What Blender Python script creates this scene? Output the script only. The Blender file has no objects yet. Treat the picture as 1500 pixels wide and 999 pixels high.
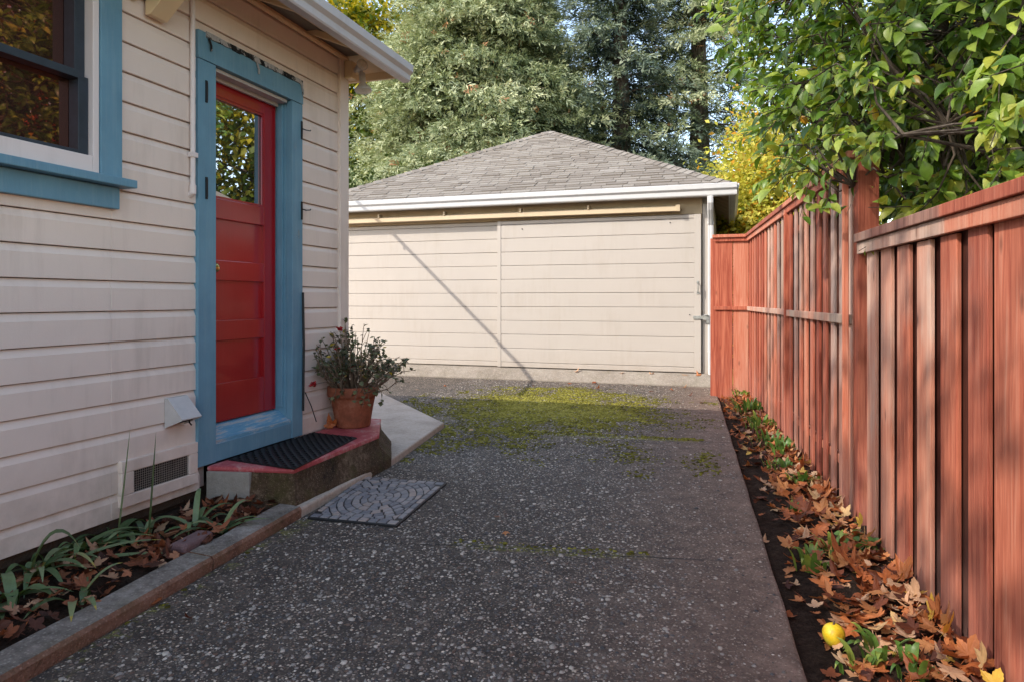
import bpy, math, random
import numpy as np
from mathutils import Vector, Matrix, noise as mnoise

random.seed(7)
rng = np.random.default_rng(7)
SC = bpy.context.scene
COL = SC.collection
R = math.radians

# ------------------------------------------------------------------ camera frame
TH = R(17.7)
CT, ST = math.cos(TH), math.sin(TH)
F, CX, CY = 1000.0, 750.0, 440.0          # focal length and horizon of the photograph, in its pixels
GZ = -1.15                                # driveway level (the camera is the origin)


def ray(u):
    xc = (u - CX) / F
    return xc * CT - ST, xc * ST + CT


def gp(u, v, z=GZ):
    """point of the level z seen at (u, v) of the photograph -> world x, y"""
    d = -z * F / (v - CY)
    a, b = ray(u)
    return a * d, b * d


def wp(u, v, x):
    """point of the vertical plane X = x seen at (u, v)"""
    a, b = ray(u)
    d = x / a
    return b * d, (CY - v) / F * d          # y, z


# ------------------------------------------------------------------ node helpers
class NT:
    def __init__(self, name):
        self.m = bpy.data.materials.new(name)
        self.m.use_nodes = True
        self.t = self.m.node_tree
        self.t.nodes.clear()
        self.out = self.n('ShaderNodeOutputMaterial')

    def n(self, kind, **kw):
        nd = self.t.nodes.new(kind)
        for k, v in kw.items():
            setattr(nd, k, v)
        return nd

    def l(self, a, b):
        self.t.links.new(a, b)

    def set(self, sock, v):
        if hasattr(v, 'is_output') or isinstance(v, bpy.types.NodeSocket):
            self.l(v, sock)
        else:
            if isinstance(v, (tuple, list)) and len(v) == 3 and sock.type == 'RGBA':
                v = (*v, 1)
            sock.default_value = v

    def math(self, op, a, b=0.0, c=None, clamp=False):
        nd = self.n('ShaderNodeMath', operation=op, use_clamp=clamp)
        self.set(nd.inputs[0], a)
        self.set(nd.inputs[1], b)
        if c is not None:
            self.set(nd.inputs[2], c)
        return nd.outputs[0]

    def coords(self, kind='pos', scale=(1, 1, 1)):
        if kind == 'pos':
            o = self.n('ShaderNodeNewGeometry').outputs['Position']
        else:
            o = self.n('ShaderNodeTexCoord').outputs['Object']
        if scale == (1, 1, 1):
            return o
        mp = self.n('ShaderNodeMapping')
        self.l(o, mp.inputs['Vector'])
        mp.inputs['Scale'].default_value = scale
        return mp.outputs[0]

    def noise(self, vec, scale, detail=4, rough=.55, dist=0.0):
        nd = self.n('ShaderNodeTexNoise')
        self.l(vec, nd.inputs['Vector'])
        nd.inputs['Scale'].default_value = scale
        nd.inputs['Detail'].default_value = detail
        nd.inputs['Roughness'].default_value = rough
        nd.inputs['Distortion'].default_value = dist
        return nd.outputs['Fac']

    def vor(self, vec, scale, feature='F1', out='Distance', rand=1.0):
        nd = self.n('ShaderNodeTexVoronoi', feature=feature)
        self.l(vec, nd.inputs['Vector'])
        nd.inputs['Scale'].default_value = scale
        nd.inputs['Randomness'].default_value = rand
        return nd.outputs[out]

    def ramp(self, fac, stops, interp='LINEAR'):
        nd = self.n('ShaderNodeValToRGB')
        nd.color_ramp.interpolation = interp
        el = nd.color_ramp.elements
        while len(el) < len(stops):
            el.new(.5)
        for e, (p, c) in zip(el, stops):
            e.position = p
            e.color = (*c, 1) if isinstance(c, (tuple, list)) else (c, c, c, 1)
        self.set(nd.inputs[0], fac)
        return nd.outputs[0]

    def mix(self, fac, a, b, blend='MIX'):
        nd = self.n('ShaderNodeMix', data_type='RGBA', blend_type=blend)
        self.set(nd.inputs[0], fac)
        self.set(nd.inputs[6], a)
        self.set(nd.inputs[7], b)
        return nd.outputs[2]

    def maprange(self, v, a, b, c=0.0, d=1.0, smooth=False):
        nd = self.n('ShaderNodeMapRange', clamp=True)
        if smooth:
            nd.interpolation_type = 'SMOOTHSTEP'
        self.set(nd.inputs[0], v)
        for i, x in enumerate((a, b, c, d)):
            nd.inputs[i + 1].default_value = x
        return nd.outputs[0]

    def sep(self, v):
        nd = self.n('ShaderNodeSeparateXYZ')
        self.l(v, nd.inputs[0])
        return nd.outputs

    def attr(self, name):
        return self.n('ShaderNodeAttribute', attribute_name=name).outputs['Fac']

    def island(self):
        return self.n('ShaderNodeNewGeometry').outputs['Random Per Island']

    def bump(self, h, dist=.01, strength=1.0, normal=None):
        nd = self.n('ShaderNodeBump')
        self.l(h, nd.inputs['Height'])
        nd.inputs['Distance'].default_value = dist
        nd.inputs['Strength'].default_value = strength
        if normal is not None:
            self.l(normal, nd.inputs['Normal'])
        return nd.outputs[0]

    def principled(self, color, rough=.6, spec=.4, normal=None, metallic=0.0):
        p = self.n('ShaderNodeBsdfPrincipled')
        self.set(p.inputs['Base Color'], color)
        self.set(p.inputs['Roughness'], rough)
        self.set(p.inputs['Specular IOR Level'], spec)
        self.set(p.inputs['Metallic'], metallic)
        if normal is not None:
            self.l(normal, p.inputs['Normal'])
        return p.outputs[0]

    def done(self, shader):
        self.l(shader, self.out.inputs['Surface'])
        return self.m


M = {}


def paint(name, col, rough=.5, var=.12, dirt=(.25, .2, .15), dirt_amt=.25, bump=.0015, scale=3.0, spec=.4, splash=None):
    t = NT(name)
    p = t.coords('pos')
    big = t.noise(p, scale, 5, .6)
    st = t.noise(t.coords('pos', (14, 14, 1.6)), 1.0, 5, .65)
    fine = t.noise(p, 160, 3, .6)
    c = t.mix(t.maprange(big, .3, .7, 0, var), col, tuple(x * .72 for x in col))
    d = t.maprange(t.math('MULTIPLY', st, t.noise(p, scale * .6, 4)), .26, .5, 0, dirt_amt)
    c = t.mix(d, c, dirt)
    if splash:                       # grime rising from the ground
        z = t.sep(p)[2]
        g = t.maprange(z, splash[0], splash[1], 1, 0)
        g = t.math('MULTIPLY', g, t.maprange(t.noise(p, 6, 5, .7), .3, .7))
        c = t.mix(t.math('MULTIPLY', g, splash[2]), c, dirt)
    nb = t.bump(t.math('ADD', t.math('MULTIPLY', st, .6), t.math('MULTIPLY', fine, .5)), bump)
    M[name] = t.done(t.principled(c, t.maprange(big, .3, .7, rough - .07, rough + .1), spec, nb))
    return M[name]


paint('siding_paint', (.79, .665, .58), .5, .2, (.26, .19, .14), .3, splash=(-1.05, -.6, .5))  # base colour lifted so the shaded wall reads as bright
paint('trim_cream', (.78, .59, .36), .5, .2, (.28, .2, .12), .3)  # pushed towards orange for the warm bounce light under the eave
paint('garage_paint', (.495, .445, .395), .55, .14, (.36, .29, .22), .3, splash=(-1.0, -.72, .45))  # albedo lowered to hold down the sunlit front
paint('garage_tan', (.54, .42, .27), .55, .15, (.3, .22, .13), .3)
paint('white_paint', (.64, .635, .63), .4, .1, (.4, .38, .34), .25)
paint('gutter_lilac', (.60, .57, .58), .4, .15, (.3, .27, .25), .35)
paint('frame_white', (.76, .68, .65), .45, .15, (.3, .25, .2), .3)

# weathered blue trim: blue paint, chips showing old grey wood
t = NT('blue_paint')
p = t.coords('pos')
st = t.noise(t.coords('pos', (30, 30, 2.2)), 1, 6, .7)
bg = t.noise(p, 4, 5, .6)
ch = t.math('MULTIPLY', t.noise(t.coords('pos', (60, 60, 9)), 1, 6, .75), bg)
c = t.mix(t.maprange(bg, .3, .7), (.145, .305, .405), (.11, .24, .33))
c = t.mix(t.maprange(st, .5, .75, 0, .35), c, (.27, .40, .45))
c = t.mix(t.maprange(ch, .385, .42, 0, .8), c, (.34, .36, .32))
M['blue_paint'] = t.done(t.principled(c, .5, .4, t.bump(t.math('SUBTRACT', st, t.maprange(ch, .385, .42, 0, .6)), .003)))

t = NT('worn_sill')
p = t.coords('pos', (40, 4, 40))
n1 = t.noise(p, 1, 6, .75)
c = t.ramp(n1, [(.3, (.09, .25, .38)), (.5, (.15, .33, .46)), (.56, (.42, .44, .45)), (.7, (.3, .27, .25))])
M['worn_sill'] = t.done(t.principled(c, .7, .3, t.bump(n1, .006)))

t = NT('red_door_paint')
p = t.coords('pos')
bg = t.noise(p, 3, 4)
c = t.mix(t.maprange(bg, .3, .7), (.39, .006, .012), (.31, .004, .009))
sh = t.principled(c, .45, .25, t.bump(t.noise(t.coords('pos', (50, 50, 4)), 1, 4), .0008))
pbn = [q for q in t.t.nodes if q.type == 'BSDF_PRINCIPLED'][0]
pbn.inputs['Coat Weight'].default_value = 1.0
pbn.inputs['Coat Roughness'].default_value = .13
pbn.inputs['Coat IOR'].default_value = 1.62
M['red_door_paint'] = t.done(sh)

t = NT('window_glass')
fr = t.n('ShaderNodeFresnel')
fr.inputs['IOR'].default_value = 1.55
wv = t.noise(t.coords('pos'), 2.2, 2, .4)
nb = t.bump(wv, .0006)
gl = t.n('ShaderNodeBsdfGlossy')
gl.inputs['Roughness'].default_value = .012
gl.inputs['Color'].default_value = (.95, .96, 1, 1)
t.l(nb, gl.inputs['Normal'])
df = t.principled((.012, .011, .012), .4, .1)
mx = t.n('ShaderNodeMixShader')
t.l(t.math('ADD', fr.outputs[0], .42, clamp=True), mx.inputs[0])
t.l(df, mx.inputs[1])
t.l(gl.outputs[0], mx.inputs[2])
M['window_glass'] = t.done(mx.outputs[0])

# window pane: gloss and dark base tinted red for the mirrored red tree
t = NT('red_reflection_glass')
gl = t.n('ShaderNodeBsdfGlossy')
gl.inputs['Roughness'].default_value = .02
gl.inputs['Color'].default_value = (1, .44, .34, 1)
t.l(t.bump(t.noise(t.coords('pos'), 3, 2, .4), .0008), gl.inputs['Normal'])
df = t.principled((.030, .014, .011), .5, .1)
mx = t.n('ShaderNodeMixShader')
mx.inputs[0].default_value = .34
t.l(df, mx.inputs[1])
t.l(gl.outputs[0], mx.inputs[2])
M['red_reflection_glass'] = t.done(mx.outputs[0])


def plain(name, col, rough=.5, metal=0.0, spec=.4, var=.3, scale=20, bump=.001):
    t = NT(name)
    p = t.coords('pos')
    n1 = t.noise(p, scale, 5, .65)
    c = t.mix(t.maprange(n1, .3, .7), col, tuple(x * (1 - var) for x in col))
    M[name] = t.done(t.principled(c, rough, spec, t.bump(n1, bump), metal))
    return M[name]


plain('dark_sash', (.035, .048, .065), .45)
plain('black_iron', (.02, .02, .022), .55, .3)
plain('brass', (.75, .52, .2), .25, 1.0)
plain('steel', (.5, .5, .48), .4, .9)
plain('wire_mesh', (.5, .46, .4), .5, .6)
plain('dark_void', (.008, .008, .009), .9)
plain('grey_metal', (.55, .52, .50), .45, .0, var=.15)
plain('lamp_glass', (.75, .72, .62), .15)
plain('rubber', (.012, .013, .015), .55, var=.4, scale=60)
plain('stem_brown', (.21, .145, .095), .8, scale=60)
plain('cable_black', (.02, .02, .02), .6)
plain('fruit_stem', (.08, .05, .03), .8)

t = NT('terracotta')
p = t.coords('pos')
n1 = t.noise(p, 9, 6, .7)
n2 = t.noise(p, 60, 4, .6)
c = t.ramp(n1, [(.3, (.15, .05, .028)), (.5, (.27, .085, .045)), (.66, (.36, .15, .09)), (.78, (.48, .34, .27))])
M['terracotta'] = t.done(t.principled(c, .85, .2, t.bump(t.math('ADD', n1, t.math('MULTIPLY', n2, .4)), .006)))

# ---- exposed aggregate driveway
t = NT('aggregate_concrete')
p = t.coords('pos')
x, y, z = t.sep(p)
wob = t.n('ShaderNodeVectorMath', operation='ADD')
nz = t.n('ShaderNodeTexNoise')
t.l(p, nz.inputs['Vector'])
nz.inputs['Scale'].default_value = 55
sc_ = t.n('ShaderNodeVectorMath', operation='SCALE')
t.l(nz.outputs['Color'], sc_.inputs[0])
sc_.inputs['Scale'].default_value = .012
t.l(p, wob.inputs[0])
t.l(sc_.outputs[0], wob.inputs[1])
pw = wob.outputs[0]


def pebbles(scale, r0, r1, gate):
    d = t.vor(pw, scale)
    cid = t.vor(pw, scale, out='Color')
    rr, gg, bb = t.sep(cid)
    on = t.math('GREATER_THAN', rr, gate)
    m = t.math('MULTIPLY', t.maprange(d, r0, r1, 1, 0), on)
    return m, gg, bb


m1, g1, b1 = pebbles(44, .26, .36, .70)
m2, g2, b2 = pebbles(72, .30, .42, .15)
m3, g3, b3 = pebbles(125, .30, .46, .15)
worn = t.noise(p, 1.1, 5, .6)                      # where cement skin still hides the stones
wornf = t.maprange(worn, .36, .58, .45, 1)
right = t.maprange(x, -.75, .1, 1, .35)            # smoother strip along the bed
m1 = t.math('MULTIPLY', m1, t.math('MULTIPLY', wornf, right))
m2 = t.math('MULTIPLY', m2, t.math('MULTIPLY', wornf, right))
m3 = t.math('MULTIPLY', m3, wornf)
cem = t.noise(p, 9, 8, .72)
base = t.ramp(cem, [(.32, (.015, .0135, .0125)), (.5, (.040, .035, .032)), (.66, (.12, .107, .097))])
base = t.mix(t.maprange(t.noise(p, .8, 4, .6), .4, .7, 0, .6), base, (.085, .075, .07))
base = t.mix(t.maprange(t.math('SUBTRACT', x, t.math('MULTIPLY', t.math('SUBTRACT', 2.2, y), .06)), -.65, .2, 0, .8), base, t.ramp(cem, [(.3, (.085, .060, .050)), (.7, (.27, .20, .17))]))
pebc = t.ramp(g1, [(0, (.045, .045, .05)), (.3, (.10, .10, .105)), (.5, (.27, .245, .22)), (.62, (.20, .13, .09)), (.74, (.50, .46, .41)), (.92, (.80, .75, .68))])
pebc2 = t.ramp(g2, [(0, (.02, .02, .022)), (.3, (.07, .065, .065)), (.5, (.16, .14, .125)), (.62, (.14, .09, .065)), (.78, (.36, .32, .28)), (.95, (.70, .66, .60))])
c = t.mix(t.math('MULTIPLY', m3, .75), base, t.ramp(g3, [(0, (.022, .02, .02)), (.4, (.09, .078, .07)), (.8, (.28, .245, .21)), (1, (.5, .46, .41))]))
c = t.mix(m2, c, pebc2)
c = t.mix(m1, c, pebc)
c = t.mix(1.0, c, (1.12, 1.0, .88), 'MULTIPLY')  # warm tint over the whole surface, countering blue sky fill
# moss: lives in the damp sunny pan before the garage and along the joints
mn = t.noise(p, 2.2, 6, .68)
mf = t.noise(p, 26, 6, .75)
zx = t.math('MULTIPLY', t.maprange(x, -4.0, -2.4, 0, 1, True), t.maprange(x, -1.6, .25, 1, 0, True))
zy = t.math('MULTIPLY', t.maprange(y, 4.2, 6.6, 0, 1, True), t.maprange(y, 7.7, 9.3, 1, 0, True))
zone = t.math('MULTIPLY', zx, zy)
mn2 = t.noise(p, .95, 3, .5)
mn = t.noise(p, 3.2, 6, .72, .8)
mm = t.math('ADD', t.math('MULTIPLY', zone, .30), t.math('ADD', t.math('MULTIPLY', mn, .50), t.math('MULTIPLY', mf, .46)))
mm = t.math('ADD', mm, t.math('MULTIPLY', mn2, .30))
moss = t.maprange(mm, .93, 1.0, 0, .9)
moss2 = t.math('MULTIPLY', t.maprange(mm, .78, .96), .7)


def joint(y0, slope, x0, x1, w):
    yy = t.math('ADD', y, t.math('MULTIPLY', x, -slope))
    yy = t.math('ADD', yy, t.math('MULTIPLY', t.noise(p, 3.0, 4), .10))
    dd = t.math('ABSOLUTE', t.math('SUBTRACT', yy, y0 + .05))
    a = t.maprange(dd, w * .3, w, 1, 0)
    a = t.math('MULTIPLY', a, t.math('MULTIPLY', t.maprange(x, x0, x0 + .3), t.maprange(x, x1 - .3, x1, 1, 0)))
    crack = t.math('MULTIPLY', t.maprange(dd, .004, .012, 1, 0), t.math('MULTIPLY', t.maprange(x, x0 - .5, x0), t.maprange(x, x1, x1 + .4, 1, 0)))
    return a, crack


j1, k1 = joint(5.80, .05, -2.6, -.2, .075)
j2, k2 = joint(3.16, .15, -1.3, -.3, .05)
moss = t.math('MAXIMUM', moss, t.math('MULTIPLY', j1, t.maprange(mf, .34, .55)))
moss = t.math('MAXIMUM', moss, t.math('MULTIPLY', j2, t.maprange(mf, .40, .6)))
# kerb-side moss
kx = t.math('ADD', x, t.math('MULTIPLY', t.math('SUBTRACT', y, 1.51), .0905))
ke = t.maprange(kx, -2.03, -1.90, 1, 0)
ke = t.math('MULTIPLY', ke, t.maprange(y, 3.0, 3.3, 1, 0))
moss = t.math('MAXIMUM', moss, t.math('MULTIPLY', ke, t.maprange(t.noise(p, 7, 5, .7), .52, .66)))
moss = t.math('MULTIPLY', moss, t.math('SUBTRACT', 1.0, t.math('MULTIPLY', m1, .75)))
mossc = t.ramp(t.noise(p, 55, 5, .7), [(.3, (.08, .08, .010)), (.5, (.24, .235, .022)), (.66, (.50, .48, .08))])
c = t.mix(moss2, c, (.16, .135, .04))
c = t.mix(moss, c, mossc)
crk = t.math('MAXIMUM', k1, k2)
c = t.mix(t.math('MULTIPLY', crk, t.math('SUBTRACT', 1.0, moss)), c, (.012, .011, .01))
hgt = t.math('ADD', t.math('MULTIPLY', m1, .9), t.math('MULTIPLY', m2, .5))
hgt = t.math('ADD', hgt, t.math('MULTIPLY', t.noise(p, 150, 4, .7), .5))
hgt = t.math('ADD', hgt, t.math('MULTIPLY', cem, .6))
hgt = t.math('ADD', hgt, t.math('MULTIPLY', moss, 1.2))
M['aggregate_concrete'] = t.done(t.principled(c, t.mix(m1, (.75,) * 3, (.42,) * 3), .45, t.bump(hgt, .009)))


def concrete(name, c0, c1, c2, moss_amt=0.0, bump=.004, spots=.4):
    t = NT(name)
    p = t.coords('pos')
    n1 = t.noise(p, 2.6, 6, .65)
    n2 = t.noise(p, 28, 6, .75)
    n3 = t.noise(p, 140, 4, .6)
    c = t.ramp(t.math('ADD', t.math('MULTIPLY', n1, .55), t.math('MULTIPLY', n2, .45)), [(.33, c0), (.5, c1), (.66, c2)])
    sp = t.math('MULTIPLY', t.maprange(t.vor(p, 70), .2, .32, 1, 0), spots)
    c = t.mix(sp, c, tuple(min(1, q * 1.5) for q in c2))
    if moss_amt:
        c = t.mix(t.maprange(t.noise(p, 5, 6, .7), .5, .62, 0, moss_amt), c, (.085, .08, .02))
    M[name] = t.done(t.principled(c, .85, .25, t.bump(t.math('ADD', n2, t.math('MULTIPLY', n3, .7)), bump)))


concrete('path_concrete', (.30, .235, .185), (.46, .375, .305), (.58, .49, .41), 0, .003, .15)  # lightened and warmed to offset bluish skylight on the shaded slab
concrete('apron_concrete', (.19, .16, .125), (.28, .24, .20), (.36, .32, .27), .15, .008, .5)
concrete('kerb_top', (.07, .06, .052), (.25, .22, .19), (.46, .42, .375), .25, .012, .25)
concrete('kerb_face', (.13, .065, .042), (.28, .145, .095), (.42, .25, .18), .25, .016, .3)
concrete('step_concrete', (.022, .015, .010), (.10, .062, .036), (.33, .24, .165), .5, .02, .25)
concrete('step_patch', (.22, .20, .17), (.29, .265, .23), (.37, .34, .30), 0, .004, .1)
concrete('brick_mauve', (.12, .075, .075), (.17, .105, .105), (.22, .14, .14), .05, .004, .2)
concrete('foundation', (.035, .022, .014), (.07, .045, .03), (.10, .07, .05), 0, .01, .1)

t = NT('step_paint')
p = t.coords('pos')
n1 = t.noise(p, 7, 7, .75)
n2 = t.noise(p, 50, 4, .7)
v = t.math('ADD', t.math('MULTIPLY', n1, .75), t.math('MULTIPLY', n2, .25))
c = t.ramp(v, [(.36, (.30, .05, .055)), (.5, (.46, .085, .095)), (.57, (.50, .22, .21)), (.68, (.48, .38, .34))])
M['step_paint'] = t.done(t.principled(c, .6, .35, t.bump(v, .004)))

t = NT('soil')
p = t.coords('pos')
n1 = t.noise(p, 18, 8, .75)
n2 = t.noise(p, 90, 5, .7)
c = t.ramp(t.math('ADD', t.math('MULTIPLY', n1, .6), t.math('MULTIPLY', n2, .4)), [(.35, (.014, .008, .005)), (.5, (.04, .024, .016)), (.65, (.085, .055, .038))])
M['soil'] = t.done(t.principled(c, .95, .15, t.bump(t.math('ADD', n1, t.math('MULTIPLY', n2, .6)), .03)))

t = NT('ground_grass')
p = t.coords('pos')
n1 = t.noise(p, 3, 8, .75)
c = t.ramp(n1, [(.35, (.025, .03, .010)), (.55, (.05, .06, .02)), (.7, (.09, .075, .04))])
M['ground_grass'] = t.done(t.principled(c, .95, .15, t.bump(n1, .05)))

# ---- asphalt shingles, one tone per tab
t = NT('shingles')
p = t.coords('pos')
r1 = t.island()
n1 = t.noise(p, 1.5, 4, .6)
n2 = t.noise(p, 220, 3, .6)
v = t.math('ADD', t.math('MULTIPLY', r1, .55), t.math('ADD', t.math('MULTIPLY', n1, .35), t.math('MULTIPLY', n2, .3)))
c = t.ramp(v, [(.2, (.17, .145, .12)), (.5, (.24, .21, .18)), (.8, (.285, .255, .22)), (1, (.32, .29, .26))])
M['shingles'] = t.done(t.principled(c, .9, .2, t.bump(n2, .004)))


# ---- fence timber: red stain over redwood, grey-brown where 'wear' is high, shadow-darkened where it is negative
def timber(name):
    t = NT(name)
    p = t.coords('pos')
    r1 = t.island()
    off = t.n('ShaderNodeCombineXYZ')
    t.l(t.math('MULTIPLY', r1, 37.0), off.inputs[0])
    t.l(t.math('MULTIPLY', r1, 11.0), off.inputs[2])
    ad = t.n('ShaderNodeVectorMath', operation='ADD')
    t.l(p, ad.inputs[0])
    t.l(off.outputs[0], ad.inputs[1])
    mp = t.n('ShaderNodeMapping')
    t.l(ad.outputs[0], mp.inputs['Vector'])
    mp.inputs['Scale'].default_value = (26, 26, 1.3)
    g = t.noise(mp.outputs[0], 1, 6, .65, 1.2)
    mp2 = t.n('ShaderNodeMapping')
    t.l(ad.outputs[0], mp2.inputs['Vector'])
    mp2.inputs['Scale'].default_value = (110, 110, 3)
    g2 = t.noise(mp2.outputs[0], 1, 4, .6)
    bigp = t.noise(t.coords('pos', (3, 3, 1.2)), 1, 5, .6)
    knots = t.maprange(t.vor(t.coords('pos', (9, 9, 3.4)), 1), .04, .13, 1, 0)
    v = t.math('ADD', t.math('MULTIPLY', g, .62), t.math('ADD', t.math('MULTIPLY', g2, .28), t.math('MULTIPLY', r1, .34)))
    red = t.ramp(v, [(.3, (.13, .028, .020)), (.48, (.31, .070, .039)), (.64, (.50, .155, .088)), (.84, (.60, .28, .185))])
    gry = t.ramp(v, [(.3, (.17, .105, .078)), (.5, (.36, .25, .19)), (.72, (.52, .40, .32)), (.85, (.60, .49, .41))])
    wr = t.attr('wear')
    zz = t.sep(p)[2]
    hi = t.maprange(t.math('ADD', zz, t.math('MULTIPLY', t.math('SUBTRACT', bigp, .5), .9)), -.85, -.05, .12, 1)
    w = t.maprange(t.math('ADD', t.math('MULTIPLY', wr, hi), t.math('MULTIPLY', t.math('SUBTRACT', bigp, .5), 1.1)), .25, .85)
    c = t.mix(w, red, gry)
    c = t.mix(t.maprange(t.math('FRACT', t.math('MULTIPLY', r1, 7.31)), .72, .8, 0, .55), c, t.mix(1.0, c, (.62, .55, .62), 'MULTIPLY'))
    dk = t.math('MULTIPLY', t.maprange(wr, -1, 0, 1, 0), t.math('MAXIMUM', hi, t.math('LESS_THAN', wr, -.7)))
    c = t.mix(dk, c, t.mix(1.0, c, (.10, .07, .065), 'MULTIPLY'))  # gap shadow painted into the back boards, deepest towards the top
    c = t.mix(t.math('MULTIPLY', knots, .55), c, (.08, .03, .02))
    z = t.sep(p)[2]
    c = t.mix(t.math('MULTIPLY', t.maprange(z, -1.15, -.6, 1, 0), t.maprange(bigp, .35, .65, 0, .35)), c, (.36, .25, .22))
    M[name] = t.done(t.principled(c, .72, .25, t.bump(t.math('ADD', g, t.math('MULTIPLY', g2, .6)), .004)))


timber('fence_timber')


# ---- leaf materials: 'tone' runs dark -> light
def foliage(name, stops, trans=.35, rough=.5, spec=.35, tcol=(1.3, 1.25, .5)):
    t = NT(name)
    a = t.attr('tone')
    c = t.ramp(a, stops)
    n1 = t.noise(t.coords('pos'), 45, 5, .7)
    c = t.mix(t.maprange(n1, .35, .65, 0, .5), c, t.mix(1.0, c, (.55, .52, .45), 'MULTIPLY'))
    c = t.mix(t.maprange(t.noise(t.coords('pos'), 130, 2), .66, .72, 0, .6), c, t.mix(1.0, c, (.6, .4, .3), 'MULTIPLY'))
    pb = t.principled(c, rough, spec)
    tr = t.n('ShaderNodeBsdfTranslucent')
    t.l(t.mix(1.0, c, tcol, 'MULTIPLY'), tr.inputs['Color'])
    mx = t.n('ShaderNodeMixShader')
    mx.inputs[0].default_value = trans
    t.l(pb, mx.inputs[1])
    t.l(tr.outputs[0], mx.inputs[2])
    M[name] = t.done(mx.outputs[0])


foliage('redwood_green', [(0, (.06, .08, .035)), (.3, (.15, .20, .095)), (.6, (.34, .395, .21)), (.93, (.60, .64, .41)), (1, (.48, .26, .14))], .2, .6, .2, (1.1, 1.1, .7))  # greens lightened well past real foliage to show the sunlit crown
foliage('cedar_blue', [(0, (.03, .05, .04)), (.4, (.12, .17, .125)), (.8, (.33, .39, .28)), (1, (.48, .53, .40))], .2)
foliage('yellow_leaf', [(0, (.10, .16, .02)), (.25, (.30, .35, .04)), (.5, (.66, .63, .09)), (.9, (.80, .70, .16)), (1, (.72, .36, .04))], .45, .5, .3, (1.1, 1.1, .8))
foliage('gold_green_leaf', [(0, (.03, .06, .01)), (.5, (.10, .16, .02)), (.8, (.38, .34, .02)), (1, (.6, .46, .03))], .35)
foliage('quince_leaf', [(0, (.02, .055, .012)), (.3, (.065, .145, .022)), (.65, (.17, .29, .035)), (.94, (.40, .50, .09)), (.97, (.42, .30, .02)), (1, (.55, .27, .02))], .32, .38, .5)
foliage('maple_red', [(0, (.12, .02, .012)), (.4, (.36, .05, .025)), (.7, (.50, .14, .03)), (1, (.46, .34, .05))], .35)
foliage('shade_leaf', [(0, (.03, .06, .015)), (1, (.10, .14, .03))], .2)
foliage('dry_leaf', [(0, (.06, .018, .01)), (.25, (.20, .055, .022)), (.5, (.46, .135, .04)), (.7, (.56, .24, .09)), (.85, (.60, .40, .26)), (1, (.75, .46, .07))], .18, .55, .35, (1.3, .9, .5))
foliage('brown_leaf', [(0, (.05, .018, .011)), (.35, (.16, .05, .025)), (.7, (.34, .11, .045)), (1, (.5, .32, .2))], .12, .6, .3, (1.2, .9, .6))
foliage('strap_leaf', [(0, (.05, .085, .035)), (.5, (.13, .21, .085)), (.85, (.25, .33, .17)), (1, (.5, .40, .09))], .25, .4, .45)
foliage('bulb_leaf', [(0, (.05, .11, .022)), (.6, (.14, .26, .05)), (1, (.45, .50, .10))], .3, .4, .45)
foliage('geranium_leaf', [(0, (.05, .055, .03)), (.5, (.13, .145, .075)), (.85, (.23, .24, .12)), (1, (.5, .36, .05))], .2, .6, .3)
foliage('geranium_flower', [(0, (.42, .01, .02)), (1, (.62, .04, .05))], .25, .6, .3, (1, .6, .6))

t = NT('exposed_stone')
a = t.attr('tone')
c = t.ramp(a, [(0, (.03, .029, .03)), (.22, (.075, .07, .07)), (.40, (.15, .125, .105)), (.52, (.12, .07, .048)), (.62, (.24, .22, .20)), (.80, (.37, .325, .275)), (1, (.60, .54, .46))])
c = t.mix(t.maprange(t.noise(t.coords('pos'), 150, 3), .35, .65, 0, .4), c, t.mix(1.0, c, (.5, .48, .46), 'MULTIPLY'))
M['exposed_stone'] = t.done(t.principled(c, .5, .45))

t = NT('moss_tuft')
a = t.attr('tone')
c = t.ramp(a, [(0, (.05, .045, .012)), (.4, (.15, .132, .022)), (.75, (.30, .275, .038)), (1, (.45, .41, .09))])
c = t.mix(t.maprange(t.noise(t.coords('pos'), 260, 3), .4, .62, 0, .75), c, (.035, .03, .012))
M['moss_tuft'] = t.done(t.principled(c, .95, .1, t.bump(t.noise(t.coords('pos'), 320, 3), .006)))

t = NT('bark')
p = t.coords('pos', (14, 14, 2.5))
n1 = t.noise(p, 1, 6, .7, .6)
c = t.ramp(n1, [(.3, (.03, .022, .016)), (.5, (.09, .068, .05)), (.7, (.19, .155, .125))])
M['bark'] = t.done(t.principled(c, .9, .2, t.bump(n1, .02)))

t = NT('quince_skin')
p = t.coords('pos')
n1 = t.noise(p, 24, 5, .65)
c = t.ramp(n1, [(.3, (.42, .22, .01)), (.5, (.62, .42, .015)), (.68, (.62, .52, .06)), (.8, (.22, .11, .03))])
M['quince_skin'] = t.done(t.principled(c, .45, .4, t.bump(n1, .003)))

t = NT('mat_stone')
r1 = t.island()
p = t.coords('pos')
n1 = t.noise(p, 60, 5, .7)
v = t.math('ADD', t.math('MULTIPLY', r1, .65), t.math('MULTIPLY', n1, .35))
c = t.ramp(v, [(.2, (.15, .15, .165)), (.45, (.23, .225, .235)), (.7, (.31, .28, .27)), (.85, (.36, .28, .24)), (1, (.42, .40, .41))])
M['mat_stone'] = t.done(t.principled(c, .6, .4, t.bump(n1, .002)))

t = NT('peeled_strip')
p = t.coords('pos')
v = t.math('ADD', t.math('MULTIPLY', t.noise(t.coords('pos', (12, 16, 12)), 1, 2, .5), .7), t.math('MULTIPLY', t.noise(p, 120, 4, .7), .35))
c = t.ramp(v, [(.46, (.015, .015, .016)), (.5, (.05, .05, .05)), (.54, (.42, .40, .39)), (.7, (.30, .28, .27))])
M['peeled_strip'] = t.done(t.principled(c, .8, .2, t.bump(v, .004)))


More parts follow.
